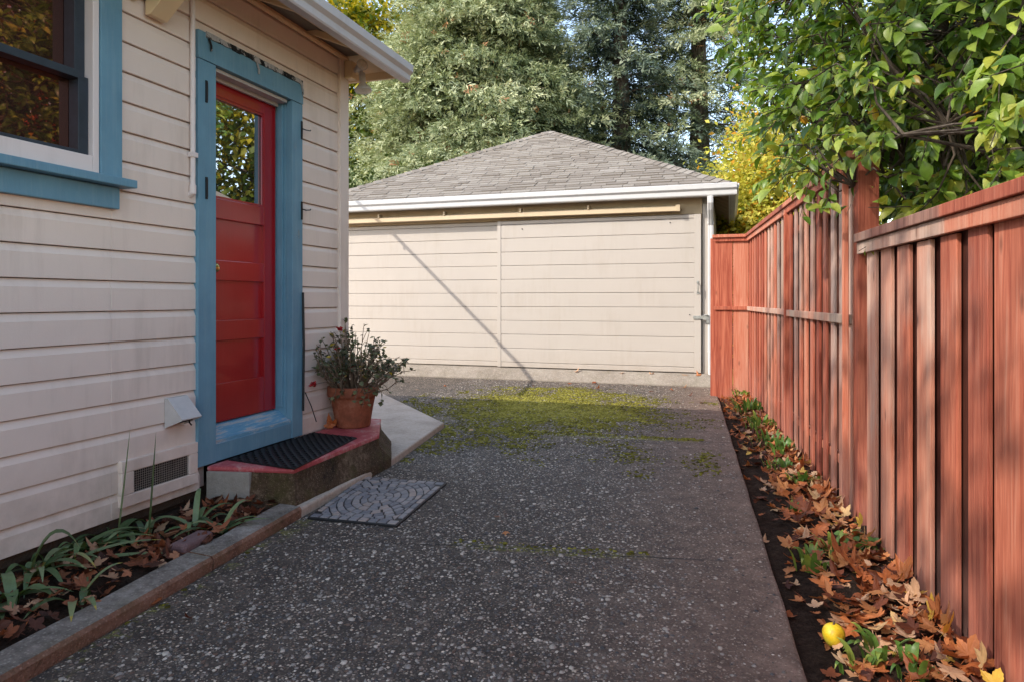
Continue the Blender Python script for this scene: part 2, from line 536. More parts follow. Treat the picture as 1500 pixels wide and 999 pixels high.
# ------------------------------------------------------------------ mesh builder
class MB:
    def __init__(self):
        self.v, self.f, self.wear = [], [], []

    def add(self, vs, fs, wear=0.0):
        b = len(self.v)
        self.v += [tuple(q) for q in vs]
        self.f += [tuple(i + b for i in f) for f in fs]
        self.wear += [wear] * len(fs)

    def box(self, x0, x1, y0, y1, z0, z1, wear=0.0):
        vs = [(x0, y0, z0), (x1, y0, z0), (x1, y1, z0), (x0, y1, z0), (x0, y0, z1), (x1, y0, z1), (x1, y1, z1), (x0, y1, z1)]
        self.add(vs, [(3, 2, 1, 0), (4, 5, 6, 7), (0, 1, 5, 4), (1, 2, 6, 5), (2, 3, 7, 6), (3, 0, 4, 7)], wear)

    def obox(self, o, a, b, c, wear=0.0):
        """box at corner o with edge vectors a, b, c"""
        o, a, b, c = map(Vector, (o, a, b, c))
        vs = [o, o + a, o + a + b, o + b, o + c, o + a + c, o + a + b + c, o + b + c]
        self.add(vs, [(3, 2, 1, 0), (4, 5, 6, 7), (0, 1, 5, 4), (1, 2, 6, 5), (2, 3, 7, 6), (3, 0, 4, 7)], wear)

    def ext(self, prof, fn, a, b, wear=0.0):
        n = len(prof)
        vs = [fn(q, a) for q in prof] + [fn(q, b) for q in prof]
        fs = [tuple(range(n))[::-1], tuple(range(n, 2 * n))]
        fs += [(i, (i + 1) % n, n + (i + 1) % n, n + i) for i in range(n)]
        self.add(vs, fs, wear)

    def ext_y(self, prof, a, b, wear=0.0):
        self.ext(prof, lambda q, s: (q[0], s, q[1]), a, b, wear)

    def ext_x(self, prof, a, b, wear=0.0):
        self.ext(prof, lambda q, s: (s, q[0], q[1]), a, b, wear)

    def ext_z(self, prof, a, b, wear=0.0):
        self.ext(prof, lambda q, s: (q[0], q[1], s), a, b, wear)

    def tube(self, pts, rad, n=8, caps=True):
        pts = [Vector(q) for q in pts]
        if not isinstance(rad, (list, tuple)):
            rad = [rad] * len(pts)
        vs, fs = [], []
        up = None
        for i, q in enumerate(pts):
            d = (pts[min(i + 1, len(pts) - 1)] - pts[max(i - 1, 0)]).normalized()
            if up is None:
                up = Vector((0, 0, 1)) if abs(d.z) < .9 else Vector((1, 0, 0))
            s = d.cross(up).normalized()
            up = s.cross(d).normalized()
            for k in range(n):
                a = 2 * math.pi * k / n
                vs.append(q + (s * math.cos(a) + up * math.sin(a)) * rad[i])
        for i in range(len(pts) - 1):
            for k in range(n):
                fs.append((i * n + k, i * n + (k + 1) % n, (i + 1) * n + (k + 1) % n, (i + 1) * n + k))
        if caps:
            fs.append(tuple(range(n))[::-1])
            fs.append(tuple(range((len(pts) - 1) * n, len(pts) * n)))
        self.add(vs, fs)

    def lathe(self, prof, o=(0, 0, 0), n=32, wob=0.0):
        vs, fs = [], []
        for r, z in prof:
            for k in range(n):
                a = 2 * math.pi * k / n
                rr = r * (1 + wob * math.sin(3 * a + z * 20))
                vs.append((o[0] + rr * math.cos(a), o[1] + rr * math.sin(a), o[2] + z))
        for i in range(len(prof) - 1):
            for k in range(n):
                fs.append((i * n + k, i * n + (k + 1) % n, (i + 1) * n + (k + 1) % n, (i + 1) * n + k))
        fs.append(tuple(range(n))[::-1])
        fs.append(tuple(range((len(prof) - 1) * n, len(prof) * n)))
        self.add(vs, fs)

    def build(self, name, mat, parent=None, bevel=0.0, smooth=False, segs=2):
        o0 = Vector((0, 0, 0))
        q = parent
        while q is not None:
            o0 += q.location
            q = q.parent
        me = bpy.data.meshes.new(name)
        me.from_pydata([(a - o0.x, b - o0.y, c - o0.z) for a, b, c in self.v], [], self.f)
        if any(self.wear):
            at = me.attributes.new('wear', 'FLOAT', 'FACE')
            at.data.foreach_set('value', self.wear)
        me.materials.append(M[mat] if isinstance(mat, str) else mat)
        if smooth:
            me.polygons.foreach_set('use_smooth', [True] * len(me.polygons))
        me.update()
        o = bpy.data.objects.new(name, me)
        COL.objects.link(o)
        o.parent = parent
        if bevel:
            bv = o.modifiers.new('edge', 'BEVEL')
            bv.width = bevel
            bv.segments = segs
            bv.limit_method = 'ANGLE'
            bv.angle_limit = R(35)
        return o


def empty(name, label, cat, loc=(0, 0, 0), group=None):
    o = bpy.data.objects.new(name, None)
    o.empty_display_size = .1
    COL.objects.link(o)
    o.location = loc
    tag(o, label, cat, group)
    return o


def tag(o, label, cat, group=None, kind=None):
    o['label'] = label
    o['category'] = cat
    if group:
        o['group'] = group
    if kind:
        o['kind'] = kind
    return o


def structure(o, label=None, cat=None):
    o['kind'] = 'structure'
    if label:
        o['label'] = label
    if cat:
        o['category'] = cat
    return o


# ------------------------------------------------------------------ leaf clouds
T_LEAF = (np.array([(0, 0, 0), (.45, -.5, .10), (1, 0, -.12), (.45, .5, .10), (.5, 0, -.02)]),
          [(0, 1, 2, 4), (0, 4, 2, 3)])
T_SPRAY = []
_v, _f = [], []
for i_, (s_, sd_, ln_) in enumerate([(.0, 1, .55), (.0, -1, .55), (.25, 1, .5), (.3, -1, .5), (.5, 1, .36), (.52, -1, .36), (.55, 0, .5)]):
    ang = (.35 + .75 * ((i_ * 37) % 10) / 10) * sd_
    dx, dy = math.cos(ang) * ln_, math.sin(ang) * ln_
    b_ = len(_v)
    wv_ = .055
    zu_ = .32 * math.sin(i_ * 2.4 + .6)
    _v += [(s_, 0, 0), (s_ + dx * .55 - dy * wv_ * 2, dy * .55 + dx * wv_ * 2, zu_ * .4 - .02), (s_ + dx, dy, zu_ * .8 - .08), (s_ + dx * .55 + dy * wv_ * 2, dy * .55 - dx * wv_ * 2, zu_ * .6 - .03)]
    _f.append((b_, b_ + 1, b_ + 2, b_ + 3))
T_SPRAY = (np.array(_v), _f)

# broad leaf with a bent midrib
_v, _f = [], []
for i_, (s_, w_, h_) in enumerate([(0, .03, 0), (.12, .24, .02), (.34, .5, .035), (.6, .46, .0), (.83, .25, -.06), (1, .02, -.14)]):
    _v += [(s_, -w_, h_ + w_ * .28), (s_, 0, h_), (s_, w_, h_ + w_ * .28)]
for i_ in range(5):
    a_ = i_ * 3
    _f += [(a_, a_ + 3, a_ + 4, a_ + 1), (a_ + 1, a_ + 4, a_ + 5, a_ + 2)]
T_BROAD = (np.array(_v), _f)


def maple_template(curl=.25, seed=0):
    rr = random.Random(seed)
    pts = []
    lobes = [(-128, .42), (-72, .78), (-22, .95), (22, 1.0), (70, .8), (125, .42)]
    lobes = [(-125, .45), (-62, .85), (0, 1.05), (62, .85), (125, .45)]
    out = []
    for i, (a, l) in enumerate(lobes):
        l *= rr.uniform(.88, 1.1)
        a += rr.uniform(-5, 5)
        for da, k in ((-25, .66), (-17, .72), (-14, .82), (-7, .85), (0, 1.0), (7, .86), (13, .82), (17, .71), (25, .66)):
            out.append((math.cos(R(a + da)) * l * k, math.sin(R(a + da)) * l * k))
        if i < 4:
            am = (lobes[i][0] + lobes[i + 1][0]) / 2
            out.append((math.cos(R(am)) * .52, math.sin(R(am)) * .52))
    out.append((-.12, .03))
    out.append((-.6, .012))
    out.append((-.6, -.012))
    out.append((-.12, -.03))
    v = [(0, 0, 0)]
    ph = rr.uniform(0, 6)
    for x, y in out:
        r2 = x * x + y * y
        a = math.atan2(y, x)
        v.append((x, y, curl * (r2 * .6 + .35 * r2 * math.cos(2 * a + ph) + .2 * r2 * math.sin(3 * a + ph * 2))))
    n = len(out)
    f = [(0, 1 + i, 1 + (i + 1) % n) for i in range(n)]
    return np.array(v) * .5, f


MAPLES = [maple_template(c, s) for s, c in enumerate((.12, .35, .6, -.3, .8, .45, -.6, 1.0))]


def cloud(name, tmpl, P, A, Nn, L, W, tone, mat, parent=None, bend=None, smooth=False):
    """many leaves in one mesh: P base points, A axes, Nn approximate normals, L lengths, W widths"""
    tv, tf = tmpl
    P = np.asarray(P, float)
    n, k = len(P), len(tv)
    A = A / np.linalg.norm(A, axis=1, keepdims=True)
    B = np.cross(Nn, A)
    bl = np.linalg.norm(B, axis=1, keepdims=True)
    B = B / np.maximum(bl, 1e-6)
    C = np.cross(A, B)
    L = np.broadcast_to(L, (n,))
    W = np.broadcast_to(W, (n,))
    V = (P[:, None, :] + A[:, None, :] * (tv[None, :, 0] * L[:, None])[..., None]
         + B[:, None, :] * (tv[None, :, 1] * W[:, None])[..., None]
         + C[:, None, :] * (tv[None, :, 2] * L[:, None])[..., None])
    off = np.array([0., 0., 0.])
    q = parent
    while q is not None:
        off += np.array(q.location)
        q = q.parent
    V = V.reshape(-1, 3) - off
    me = bpy.data.meshes.new(name)
    lens = [len(f) for f in tf]
    flat = np.concatenate([np.array(f) for f in tf])
    loops = (flat[None, :] + (np.arange(n) * k)[:, None]).ravel()
    tot = np.tile(lens, n)
    start = np.concatenate([[0], np.cumsum(tot)[:-1]])
    me.vertices.add(n * k)
    me.vertices.foreach_set('co', V.ravel().astype(np.float32))
    me.loops.add(len(loops))
    me.loops.foreach_set('vertex_index', loops.astype(np.int32))
    me.polygons.add(len(tot))
    me.polygons.foreach_set('loop_start', start.astype(np.int32))
    me.polygons.foreach_set('loop_total', tot.astype(np.int32))
    at = me.attributes.new('tone', 'FLOAT', 'FACE')
    at.data.foreach_set('value', np.repeat(np.clip(tone, 0, 1), len(tf)).astype(np.float32))
    if smooth:
        me.polygons.foreach_set('use_smooth', np.ones(len(tot), bool))
    me.materials.append(M[mat])
    me.update(calc_edges=True)
    me.validate()
    o = bpy.data.objects.new(name, me)
    COL.objects.link(o)
    o.parent = parent
    return o


def unit(v):
    return v / np.maximum(np.linalg.norm(v, axis=-1, keepdims=True), 1e-9)


# ================================================================== SKY, SUN, CAMERA
AZ, EL = R(44), R(38)
SUN = Vector((-math.sin(AZ) * math.cos(EL), -math.cos(AZ) * math.cos(EL), math.sin(EL)))   # towards the sun
w = bpy.data.worlds.new('World')
SC.world = w
w.use_nodes = True
nt = w.node_tree
sky = nt.nodes.new('ShaderNodeTexSky')
sky.sky_type = 'NISHITA'
sky.sun_disc = False
sky.sun_elevation = EL
sky.sun_rotation = math.atan2(SUN.x, SUN.y)
sky.air_density = 1.0
sky.dust_density = .6
sky.ozone_density = 2.0
tint = nt.nodes.new('ShaderNodeMix')
tint.data_type = 'RGBA'
tint.blend_type = 'MULTIPLY'
tint.inputs[0].default_value = 1.0
tint.inputs[7].default_value = (1.16, .97, .79, 1)
nt.links.new(sky.outputs[0], tint.inputs[6])
nt.links.new(tint.outputs[2], nt.nodes['Background'].inputs[0])
nt.nodes['Background'].inputs[1].default_value = .55

ld = bpy.data.lights.new('sun', 'SUN')
ld.energy = 4.6
ld.angle = R(.5)
ld.color = (1, .93, .82)
lo = bpy.data.objects.new('sun', ld)
COL.objects.link(lo)
lo.rotation_euler = (-SUN).to_track_quat('-Z', 'Y').to_euler()
lo.location = SUN * 30

cd = bpy.data.cameras.new('camera')
cam = bpy.data.objects.new('camera', cd)
COL.objects.link(cam)
cam.location = (0, 0, 0)
cam.rotation_euler = (math.pi / 2, 0, TH)
cd.sensor_width = 36
cd.lens = 24
cd.shift_y = -59.5 / 1500
cd.clip_start = .05
cd.clip_end = 1000
SC.camera = cam
SC.view_settings.view_transform = 'Standard'
SC.view_settings.look = 'None'
SC.view_settings.exposure = 0
SC.view_settings.gamma = 1
SC.render.engine = 'CYCLES'
SC.cycles.use_denoising = True
SC.cycles.denoising_prefilter = 'NONE'
SC.cycles.denoising_input_passes = 'RGB_ALBEDO_NORMAL'
SC.cycles.max_bounces = 8
SC.cycles.transparent_max_bounces = 8

# ================================================================== GROUND
g = MB()
g.add([(-150, -150, -1.27), (150, -150, -1.27), (150, 150, -1.27), (-150, 150, -1.27)], [(0, 1, 2, 3)])
structure(g.build('ground', 'ground_grass'), 'earth and grass around the driveway', 'ground')


def kerb_x(y):
    return -2.03 - .0905 * (y - 1.51)


def drive_x(y):
    return .227 - .0573 * (y - 2.23)


def fence_x(y):
    return .766 - .0904 * (y - 2.46)


drv = MB()
poly = [(kerb_x(-4), -4), (drive_x(-4), -4)]
for i in range(0, 41):                        # slightly ragged edge along the bed
    yy = -3.8 + i * .33
    poly.append((drive_x(yy) + .003 * math.sin(yy * 7.3) + .003 * math.sin(yy * 19), yy))
poly += [(drive_x(9.46), 9.46), (-6.6, 9.46), (-4.08, 7.44), (-2.475, 5.72), (-2.255, 4.31), (kerb_x(3.12), 3.12)]
drv.ext_z(poly, -1.30, GZ)
drive_obj = structure(drv.build('driveway', 'aggregate_concrete', bevel=.012), 'dark pebbled concrete driveway with moss patches', 'driveway')


def bed(name, xa, xb, y0, y1, z0, z1, amp, nx, ny):
    b = MB()
    vs, fs = [], []
    for j in range(ny + 1):
        yy = y0 + (y1 - y0) * j / ny
        for i in range(nx + 1):
            s = i / nx
            xx = xa(yy) + (xb(yy) - xa(yy)) * s
            h = z0 + (z1 - z0) * s
            h += amp * (mnoise.noise((xx * 5, yy * 5, 1)) + .5 * mnoise.noise((xx * 16, yy * 16, 4)) + .35 * mnoise.noise((xx * 45, yy * 45, 9))) * min(1, 8 * s + .1) * (1 if s < 1 else .3)
            vs.append((xx, yy, h))
    for j in range(ny):
        for i in range(nx):
            a = j * (nx + 1) + i
            fs.append((a, a + 1, a + nx + 2, a + nx + 1))
    b.add(vs, fs)
    return structure(b.build(name, 'soil', smooth=True))


RB0, RB1 = -1.195, -1.15
bed('flower_bed_right', lambda y: drive_x(y) - .02, lambda y: fence_x(y) + .06, -3, 9.6, RB0, RB1, .022, 24, 480)
bed('flower_bed_left', lambda y: -2.80, lambda y: kerb_x(y) - .10, -3, 3.16, -1.10, -1.125, .018, 26, 240)

# stones standing out of the worn surface, and moss cushions between them
_v, _f = [(0, 0, 1.0)], []
for i_ in range(7):
    a_ = 2 * math.pi * i_ / 7
    q_ = 1 + .16 * math.sin(i_ * 3.7)
    _v += [(.5 * q_ * math.cos(a_), .5 * q_ * math.sin(a_), -.15), (.38 * q_ * math.cos(a_), .38 * q_ * math.sin(a_), .72)]
for i_ in range(7):
    a_, b_ = 1 + 2 * i_, 1 + 2 * ((i_ + 1) % 7)
    _f += [(a_, b_, b_ + 1, a_ + 1), (a_ + 1, b_ + 1, 0)]
T_STONE = (np.array(_v) * np.array([1, 1, .22]), _f)


def in_drive(x_, y_):
    if y_ < 3.12:
        xl = kerb_x(y_) + .02
    elif y_ < 5.72:
        xl = (-2.17 - (y_ - 3.12) * .085) if y_ < 4.31 else (-2.255 - (y_ - 4.31) * .156)
        xl += .02
    else:
        xl = -2.475 - (y_ - 5.72) * .935 + .03
    return xl < x_ < drive_x(y_) - .02 and y_ < 9.36


r = np.random.default_rng(77)
SP, ST_, SS, SW = [], [], [], []
while len(SP) < 36000:
    y_ = 1.2 + 8.2 * r.random() ** 1.25
    x_ = r.uniform(-3.6, .3)
    if not in_drive(x_, y_):
        continue
    wn = mnoise.noise((x_ * 1.1, y_ * 1.1, 3.3)) + .5 * mnoise.noise((x_ * 3, y_ * 3, 7.7))
    keep = .85 + .6 * wn
    edge = (x_ - (-.45 - .10 * (y_ - 2))) / .5
    if edge > 0:
        keep *= max(.16, 1 - .9 * edge)
    if y_ < 3.1 and x_ < kerb_x(y_) + .3:
        keep *= .35
    if r.random() > keep:
        continue
    SP.append((x_, y_, GZ))
    big = r.random()
    SS.append(r.uniform(.005, .012) if big < .62 else (r.uniform(.012, .019) if big < .96 else r.uniform(.019, .030)))
    SW.append(r.uniform(.55, 1))
    q_ = r.random()
    ST_.append(r.uniform(.05, .45) if q_ < .42 else (r.uniform(.45, .74) if q_ < .80 else r.uniform(.74, .98)))
n = len(SP)
aa_ = r.uniform(0, 6.28, n)
AX = np.stack([np.cos(aa_), np.sin(aa_), r.normal(size=n) * .12], 1)
NX = np.stack([r.normal(size=n) * .12, r.normal(size=n) * .12, np.ones(n)], 1)
SS = np.array(SS)
stn_o = cloud('exposed_stones', T_STONE, SP, AX, NX, SS, SS * np.array(SW), np.array(ST_), 'exposed_stone', drive_obj, smooth=True)
stn_o['kind'] = 'stuff'


def moss_density(x_, y_):
    sm = lambda v, a, b: min(1, max(0, (v - a) / (b - a)))
    z_ = sm(x_, -4.0, -2.4) * (1 - sm(x_, -1.6, .25)) * sm(y_, 4.2, 6.6) * (1 - sm(y_, 7.7, 9.2))
    nv = mnoise.noise((x_ * 1.3, y_ * 1.1, 5)) * .55 + mnoise.noise((x_ * 3.5, y_ * 3.2, 2)) * .45 + mnoise.noise((x_ * 9, y_ * 9, 8)) * .35
    d = z_ * 1.35 - .34 + nv * 1.2
    if y_ < 4.3:
        d = -1
    # joints
    for (y0, sl_, xa, xb, w_, k_) in ((5.85, .05, -2.6, -.2, .05, 1.0), (3.21, .15, -1.25, -.35, .03, .75)):
        if xa < x_ < xb:
            dd = abs(y_ - x_ * sl_ - y0 + .05 * mnoise.noise((x_ * 3, 0, 1)))
            if dd < w_:
                d = max(d, k_ * (.55 + .7 * mnoise.noise((x_ * 4, 3, 3))))
    # along the kerb and the path slab
    if y_ < 3.1:
        e_ = x_ - kerb_x(y_)
        if e_ < .10:
            d = max(d, .25 + .8 * mnoise.noise((y_ * 3.1, 1, 1)) - e_ * 3)
    elif 4.4 < y_ < 7.4 and not in_drive(x_ - .09, y_):
        d = max(d, .35 + .8 * mnoise.noise((y_ * 3.1, 2, 1)))
    return d


MP, MS, MT = [], [], []
tries = 0
while len(MP) < 17000 and tries < 400000:
    tries += 1
    if r.random() < .12:
        y_ = r.uniform(1.2, 3.35)
        x_ = r.uniform(-2.3, -.3)
    else:
        y_ = r.uniform(4.4, 9.0)
        x_ = r.uniform(-3.6, 0)
    if not in_drive(x_, y_):
        continue
    d = moss_density(x_, y_)
    if r.random() < d * 1.3:
        MP.append((x_, y_, GZ + .001))
        MS.append(r.uniform(.010, .034) * (.7 + .6 * min(1, max(0, d))))
        MT.append(min(1, max(0, .35 + .45 * d + r.normal() * .2)))
n = len(MP)
aa_ = r.uniform(0, 6.28, n)
AX = np.stack([np.cos(aa_), np.sin(aa_), r.normal(size=n) * .05], 1)
NX = np.stack([r.normal(size=n) * .1, r.normal(size=n) * .1, np.ones(n)], 1)
MS = np.array(MS)
mo = cloud('moss', T_STONE, MP, AX, NX, MS, MS * r.uniform(.6, 1, n), np.array(MT), 'moss_tuft', smooth=True)
tag(mo, 'yellow-green moss growing in patches and joints on the driveway before the garage', 'moss', None, 'stuff')

# concrete path behind the house corner, below the step
pth = MB()
pth.ext_z([(-2.178, 3.125), (-2.255, 4.31), (-2.475, 5.72), (-4.08, 7.44), (-7.6, 11.2), (-9.0, 9.0), (-9, 4.53), (-2.78, 4.53), (-2.78, 3.125)], -1.28, -1.105)
structure(pth.build('path', 'path_concrete', bevel=.012), 'smooth grey concrete path slab beyond the doorstep', 'path')

ap = MB()
ap.ext_x([(9.40, -1.2), (9.40, -1.135), (9.47, -1.03), (9.56, -.99), (10.4, -.985), (10.4, -1.2)], -6.45, -.18)
structure(ap.build('garage_apron', 'apron_concrete', bevel=.01), 'narrow rough concrete sill under the garage doors', 'apron')

# kerb: two cast lengths, grey worn top and brown face
for (ya, yb) in ((-3.0, 2.395), (2.405, 3.13)):
    k = MB()
    n = 40
    vs, fs = [], []
    for i in range(n + 1):
        yy = ya + (yb - ya) * i / n
        x0 = kerb_x(yy)
        j = .006 * math.sin(yy * 9) + .004 * math.sin(yy * 23 + 1)
        vs += [(x0 - .005, yy, -1.22), (x0 + j * .6, yy, -1.112 + j * .5), (x0 - .012 + j * .4, yy, -1.098 + j * .3), (x0 - .13, yy, -1.092 + j * .4), (x0 - .14, yy, -1.22)]
    for i in range(n):
        for q in range(4):
            fs.append((i * 5 + q, i * 5 + q + 1, (i + 1) * 5 + q + 1, (i + 1) * 5 + q))
    fs.append((0, 1, 2, 3, 4))
    fs.append(tuple(n * 5 + q for q in range(5))[::-1])
    k.add(vs, fs)
    o = k.build('kerb', 'kerb_top')
    o.data.materials.append(M['kerb_face'])
    for pl in o.data.polygons:
        if abs(pl.normal.x) > .6 or abs(pl.normal.y) > .8:
            pl.material_index = 1
    structure(o, 'low brown kerb edging the narrow bed beside the house', 'kerb')

# ================================================================== HOUSE
HX = -2.76
house = empty('house', 'cream clapboard house with blue trim and red door beside the driveway', 'house', (-4.5, 1, -1.15))
LAP0, LAP = .0925, .1435
HZ0, HZ1 = -1.03, 1.86
HY0, HY1 = -4.0, 4.50


def siding_prof(zb, zt, xf, sgn=1):
    pr = [(xf, zb), (xf, max(zb, zt - .034))]
    pr += [(xf - sgn * .009, zt - .012), (xf - sgn * .0145, zt), (xf - sgn * .03, zt), (xf - sgn * .03, zb)]
    return pr


def siding_rows(z0, z1):
    k = math.floor((z0 - LAP0) / LAP)
    while LAP0 + k * LAP < z1 - .005:
        a = max(z0, LAP0 + k * LAP)
        b = LAP0 + (k + 1) * LAP
        if b > z1:
            b = z1
        if b - a > .035:
            yield a, b
        elif b - a > .004:
            yield None, (a, b)
        k += 1


wl = MB()


def siding_y(y0, y1, z0, z1):
    for a, b in siding_rows(z0, z1):
        if a is None:
            wl.box(HX - .03, HX - .0145, y0, y1, b[0], b[1])
        else:
            dx = random.uniform(-.001, .001)
            wl.ext_y(siding_prof(a, b - .0035, HX + dx), y0, y1)


WY0, WY1 = 1.56, 2.505                   # window casing outer edges
DY0, DY1 = 3.005, 3.953                  # door casing outer edges
siding_y(HY0, WY0 + .03, HZ0, HZ1)
siding_y(WY0 + .03, WY1 - .03, HZ0, .50)
siding_y(WY1 - .03, DY0 + .03, HZ0, HZ1)
siding_y(DY0 + .03, DY1 - .03, 1.44, HZ1)
siding_y(DY1 - .03, 4.42, HZ0, HZ1)
# rear and far walls
for a, b in siding_rows(HZ0, HZ1):
    if a is not None:
        wl.ext_x([(4.515 - 0, a), (4.515, b - .03), (4.508, b - .012), (4.504, b - .0015), (4.485, b - .0015), (4.485, a)], -8.5, HX - .02)
wl.box(-8.53, -8.5, HY0, 4.5, HZ0, HZ1)
wl.box(-8.5, HX - .04, HY0, HY0 + .03, HZ0, HZ1)
wl.box(HX - .06, HX - .035, HY0, WY0 + .02, HZ0, HZ1)
wl.box(HX - .06, HX - .035, WY1 - .02, DY0 + .1, HZ0, HZ1)
wl.build('wall', 'siding_paint', house, bevel=.0015, segs=1)

fd = MB()
fd.box(-8.4, HX - .045, HY0 + .1, 4.44, -1.26, -1.02)
fd.box(HX - .045, HX - .02, HY0 + .1, 3.05, -1.075, -1.032)
fd.build('foundation', 'foundation', house)

cb = MB()
cb.box(HX - .03, HX + .02, 4.42, 4.535, HZ0 - .01, 1.83)
cb.box(HX - .12, HX - .032, 4.517, 4.535, HZ0 - .01, 1.83)
cb.build('corner_board', 'siding_paint', house, bevel=.003)

# eave: sloping boarded soffit, crown moulding, gutter, hip roof
EX, EZ = -2.40, 1.70            # back foot of the gutter
REAR = 4.70
sl = .42
sf = MB()
def soffit_z(x):
    return EZ + .03 + (EX - x) * sl
sf.add([(EX, HY0 - .3, soffit_z(EX)), (EX, REAR, soffit_z(EX)), (HX - .1, REAR - (.36), soffit_z(HX - .1)), (HX - .1, HY0 - .3, soffit_z(HX - .1)),
        (EX, HY0 - .3, soffit_z(EX) + .02), (EX, REAR, soffit_z(EX) + .02), (HX - .1, REAR - .36, soffit_z(HX - .1) + .02), (HX - .1, HY0 - .3, soffit_z(HX - .1) + .02)],
       [(0, 1, 2, 3), (4, 5, 6, 7), (0, 1, 5, 4), (1, 2, 6, 5), (2, 3, 7, 6), (3, 0, 4, 7)])
sf.add([(EX, REAR, soffit_z(EX)), (HX - .1, REAR - .36, soffit_z(HX - .1)), (-8.9, REAR - .36, soffit_z(HX - .1)), (-8.9, REAR, soffit_z(EX))], [(0, 1, 2, 3)])
for i in range(14):                       # board joints of the soffit run out to the eave as thin battens
    yy = HY0 + .2 + i * .6
    if yy < 4.3:
        sf.obox((EX - .02, yy, soffit_z(EX) - .045), (-.40, 0, .40 * sl), (0, .045, 0), (0, 0, .043))
sf.build('soffit', 'trim_cream', house)

cm = MB()
cm.tube([(HX + .028, HY0, 1.795), (HX + .028, 4.50, 1.795)], .016, 8)
cm.box(HX + .002, HX + .018, HY0, 4.418, 1.80, 1.872)
cm.build('crown_moulding', 'trim_cream', house, smooth=False)

fa = MB()
fa.box(EX - .03, EX - .005, HY0 - .3, REAR, EZ - .012, EZ + .125)
fa.box(-8.9, EX - .031, REAR - .025, REAR, EZ - .012, EZ + .125)
fa.build('fascia', 'trim_cream', house, bevel=.003)

gt = MB()
GPROF = [(0, 0), (.055, 0), (.062, .012), (.066, .05), (.088, .075), (.092, .125), (.078, .130), (.078, .122), (.012, .122), (0, .13)]
gt.ext_y([(EX + a, EZ - .03 + b) for a, b in GPROF], HY0 - .3, REAR + .055)
gt.build('gutter', 'gutter_lilac', house, bevel=.002)

rf = MB()
ax, az = -5.6, EZ + .14 + 3.2 * .5
xr0, xl0, yr0, yf0 = EX + .03, -8.85, REAR + .02, HY0 - .35
zz = EZ + .13
rdg = [(ax, yr0 - 3.2, az), (ax, yf0 + 3.2, az)]
rf.add([(xr0, yf0, zz), (xr0, yr0, zz), (xl0, yr0, zz), (xl0, yf0, zz), rdg[0], rdg[1]],
       [(0, 1, 4, 5), (1, 2, 4), (2, 3, 5, 4), (3, 0, 5), (0, 3, 2, 1)])
rf.build('roof', 'shingles', house)

# hood over the window (its sloping underside and pointed end board show at the top edge)
hd = MB()
hz, hx = 1.405, HX + .045
hd.ext_y([(hx - .03, hz), (hx, hz), (hx + .30, hz + .27), (hx + .30, hz + .33), (hx - .03, hz + .42)], 2.655, 2.765)
ho = hd.build('window_hood', 'trim_cream', house, bevel=.003)
hb = MB()
hb.ext_y([(hx - .03, hz + .045), (hx + .29, hz + .30), (hx + .29, hz + .33), (hx - .03, hz + .33)], .9, 2.60)
hb.build('board', 'trim_cream', ho)
hb = MB()
hb.ext_y([(hx - .03, hz + .07), (hx + .25, hz + .30), (hx - .03, hz + .3)], 2.60, 2.655)
hb.build('gap', 'dark_void', ho)

# conduit
cn = MB()
cy = 2.965
cn.tube([(HX + .018, cy, 1.80), (HX + .018, cy, .60)], .013, 10)
cn.tube([(HX + .018, cy, .615), (HX + .018, cy, .575), (HX - .01, cy, .56)], .018, 10)
cn.box(HX + .002, HX + .034, cy - .02, cy + .022, .765, .790)
cn.build('conduit', 'frame_white', house, smooth=False)

# ---- window
CXf = HX + .035                               # casing face
winobj = bpy.data.objects.new('window', None)
winobj.empty_display_size = .1
COL.objects.link(winobj)
winobj.parent = house
for ya_ in (WY1 - .115, WY0):
    win = MB()
    win.box(HX - .02, CXf, ya_, ya_ + .115, .567, 1.95)
    win.build('casing', 'blue_paint', winobj, bevel=.003)
sill = MB()
sill.box(HX - .02, CXf + .055, WY0 - .04, WY1 + .035, .527, .565)
sill.box(HX - .02, CXf - .004, WY0 + .01, WY1 - .01, .425, .525)
sill.build('sill', 'blue_paint', winobj, bevel=.004)
fr_ = MB()
i0, i1 = WY0 + .117, WY1 - .117
fr_.box(HX - .03, CXf - .008, i1 - .032, i1, .567, 1.95)
fr_.box(HX - .03, CXf - .008, i0, i0 + .032, .567, 1.95)
fr_.box(HX - .03, CXf - .008, i0 + .033, i1 - .033, .567, .648)
fr_.build('frame', 'frame_white', winobj, bevel=.003)
sa = MB()
g0, g1 = i0 + .034, i1 - .034
sa.box(HX - .055, HX + .002, g1 - .05, g1, .65, 1.0)
sa.box(HX - .055, HX + .002, g0, g0 + .05, .65, 1.0)
sa.box(HX - .055, HX + .002, g0 + .051, g1 - .051, .65, .668)
sa.box(HX - .055, HX + .008, g0 + .051, g1 - .051, .985, 1.02)
sa.box(HX - .085, HX - .02, g1 - .05, g1, 1.002, 1.95)
sa.box(HX - .085, HX - .02, g0, g0 + .05, 1.002, 1.95)
sa.build('sash', 'dark_sash', winobj, bevel=.002)
pn = MB()
pn.box(HX - .060, HX - .056, g0 + .02, g1 - .02, .655, .99)
pn.box(HX - .09, HX - .086, g0 + .02, g1 - .02, .99, 1.95)
pn.build('pane', 'red_reflection_glass', winobj)

# ---- door
FX = HX + .018                                # casing face plane = -2.742
OY0, OY1 = 3.140, 3.838                       # clear opening
OZ1 = 1.315
DB = -.716
dc = MB()
dc.box(HX - .03, FX, DY0, OY0, -.905, OZ1 - .002)
dc.box(HX - .03, FX, OY1, DY1, -.905, OZ1 - .002)
dc.box(HX - .03, FX + .004, DY0 - .002, DY1 + .002, OZ1, 1.468)
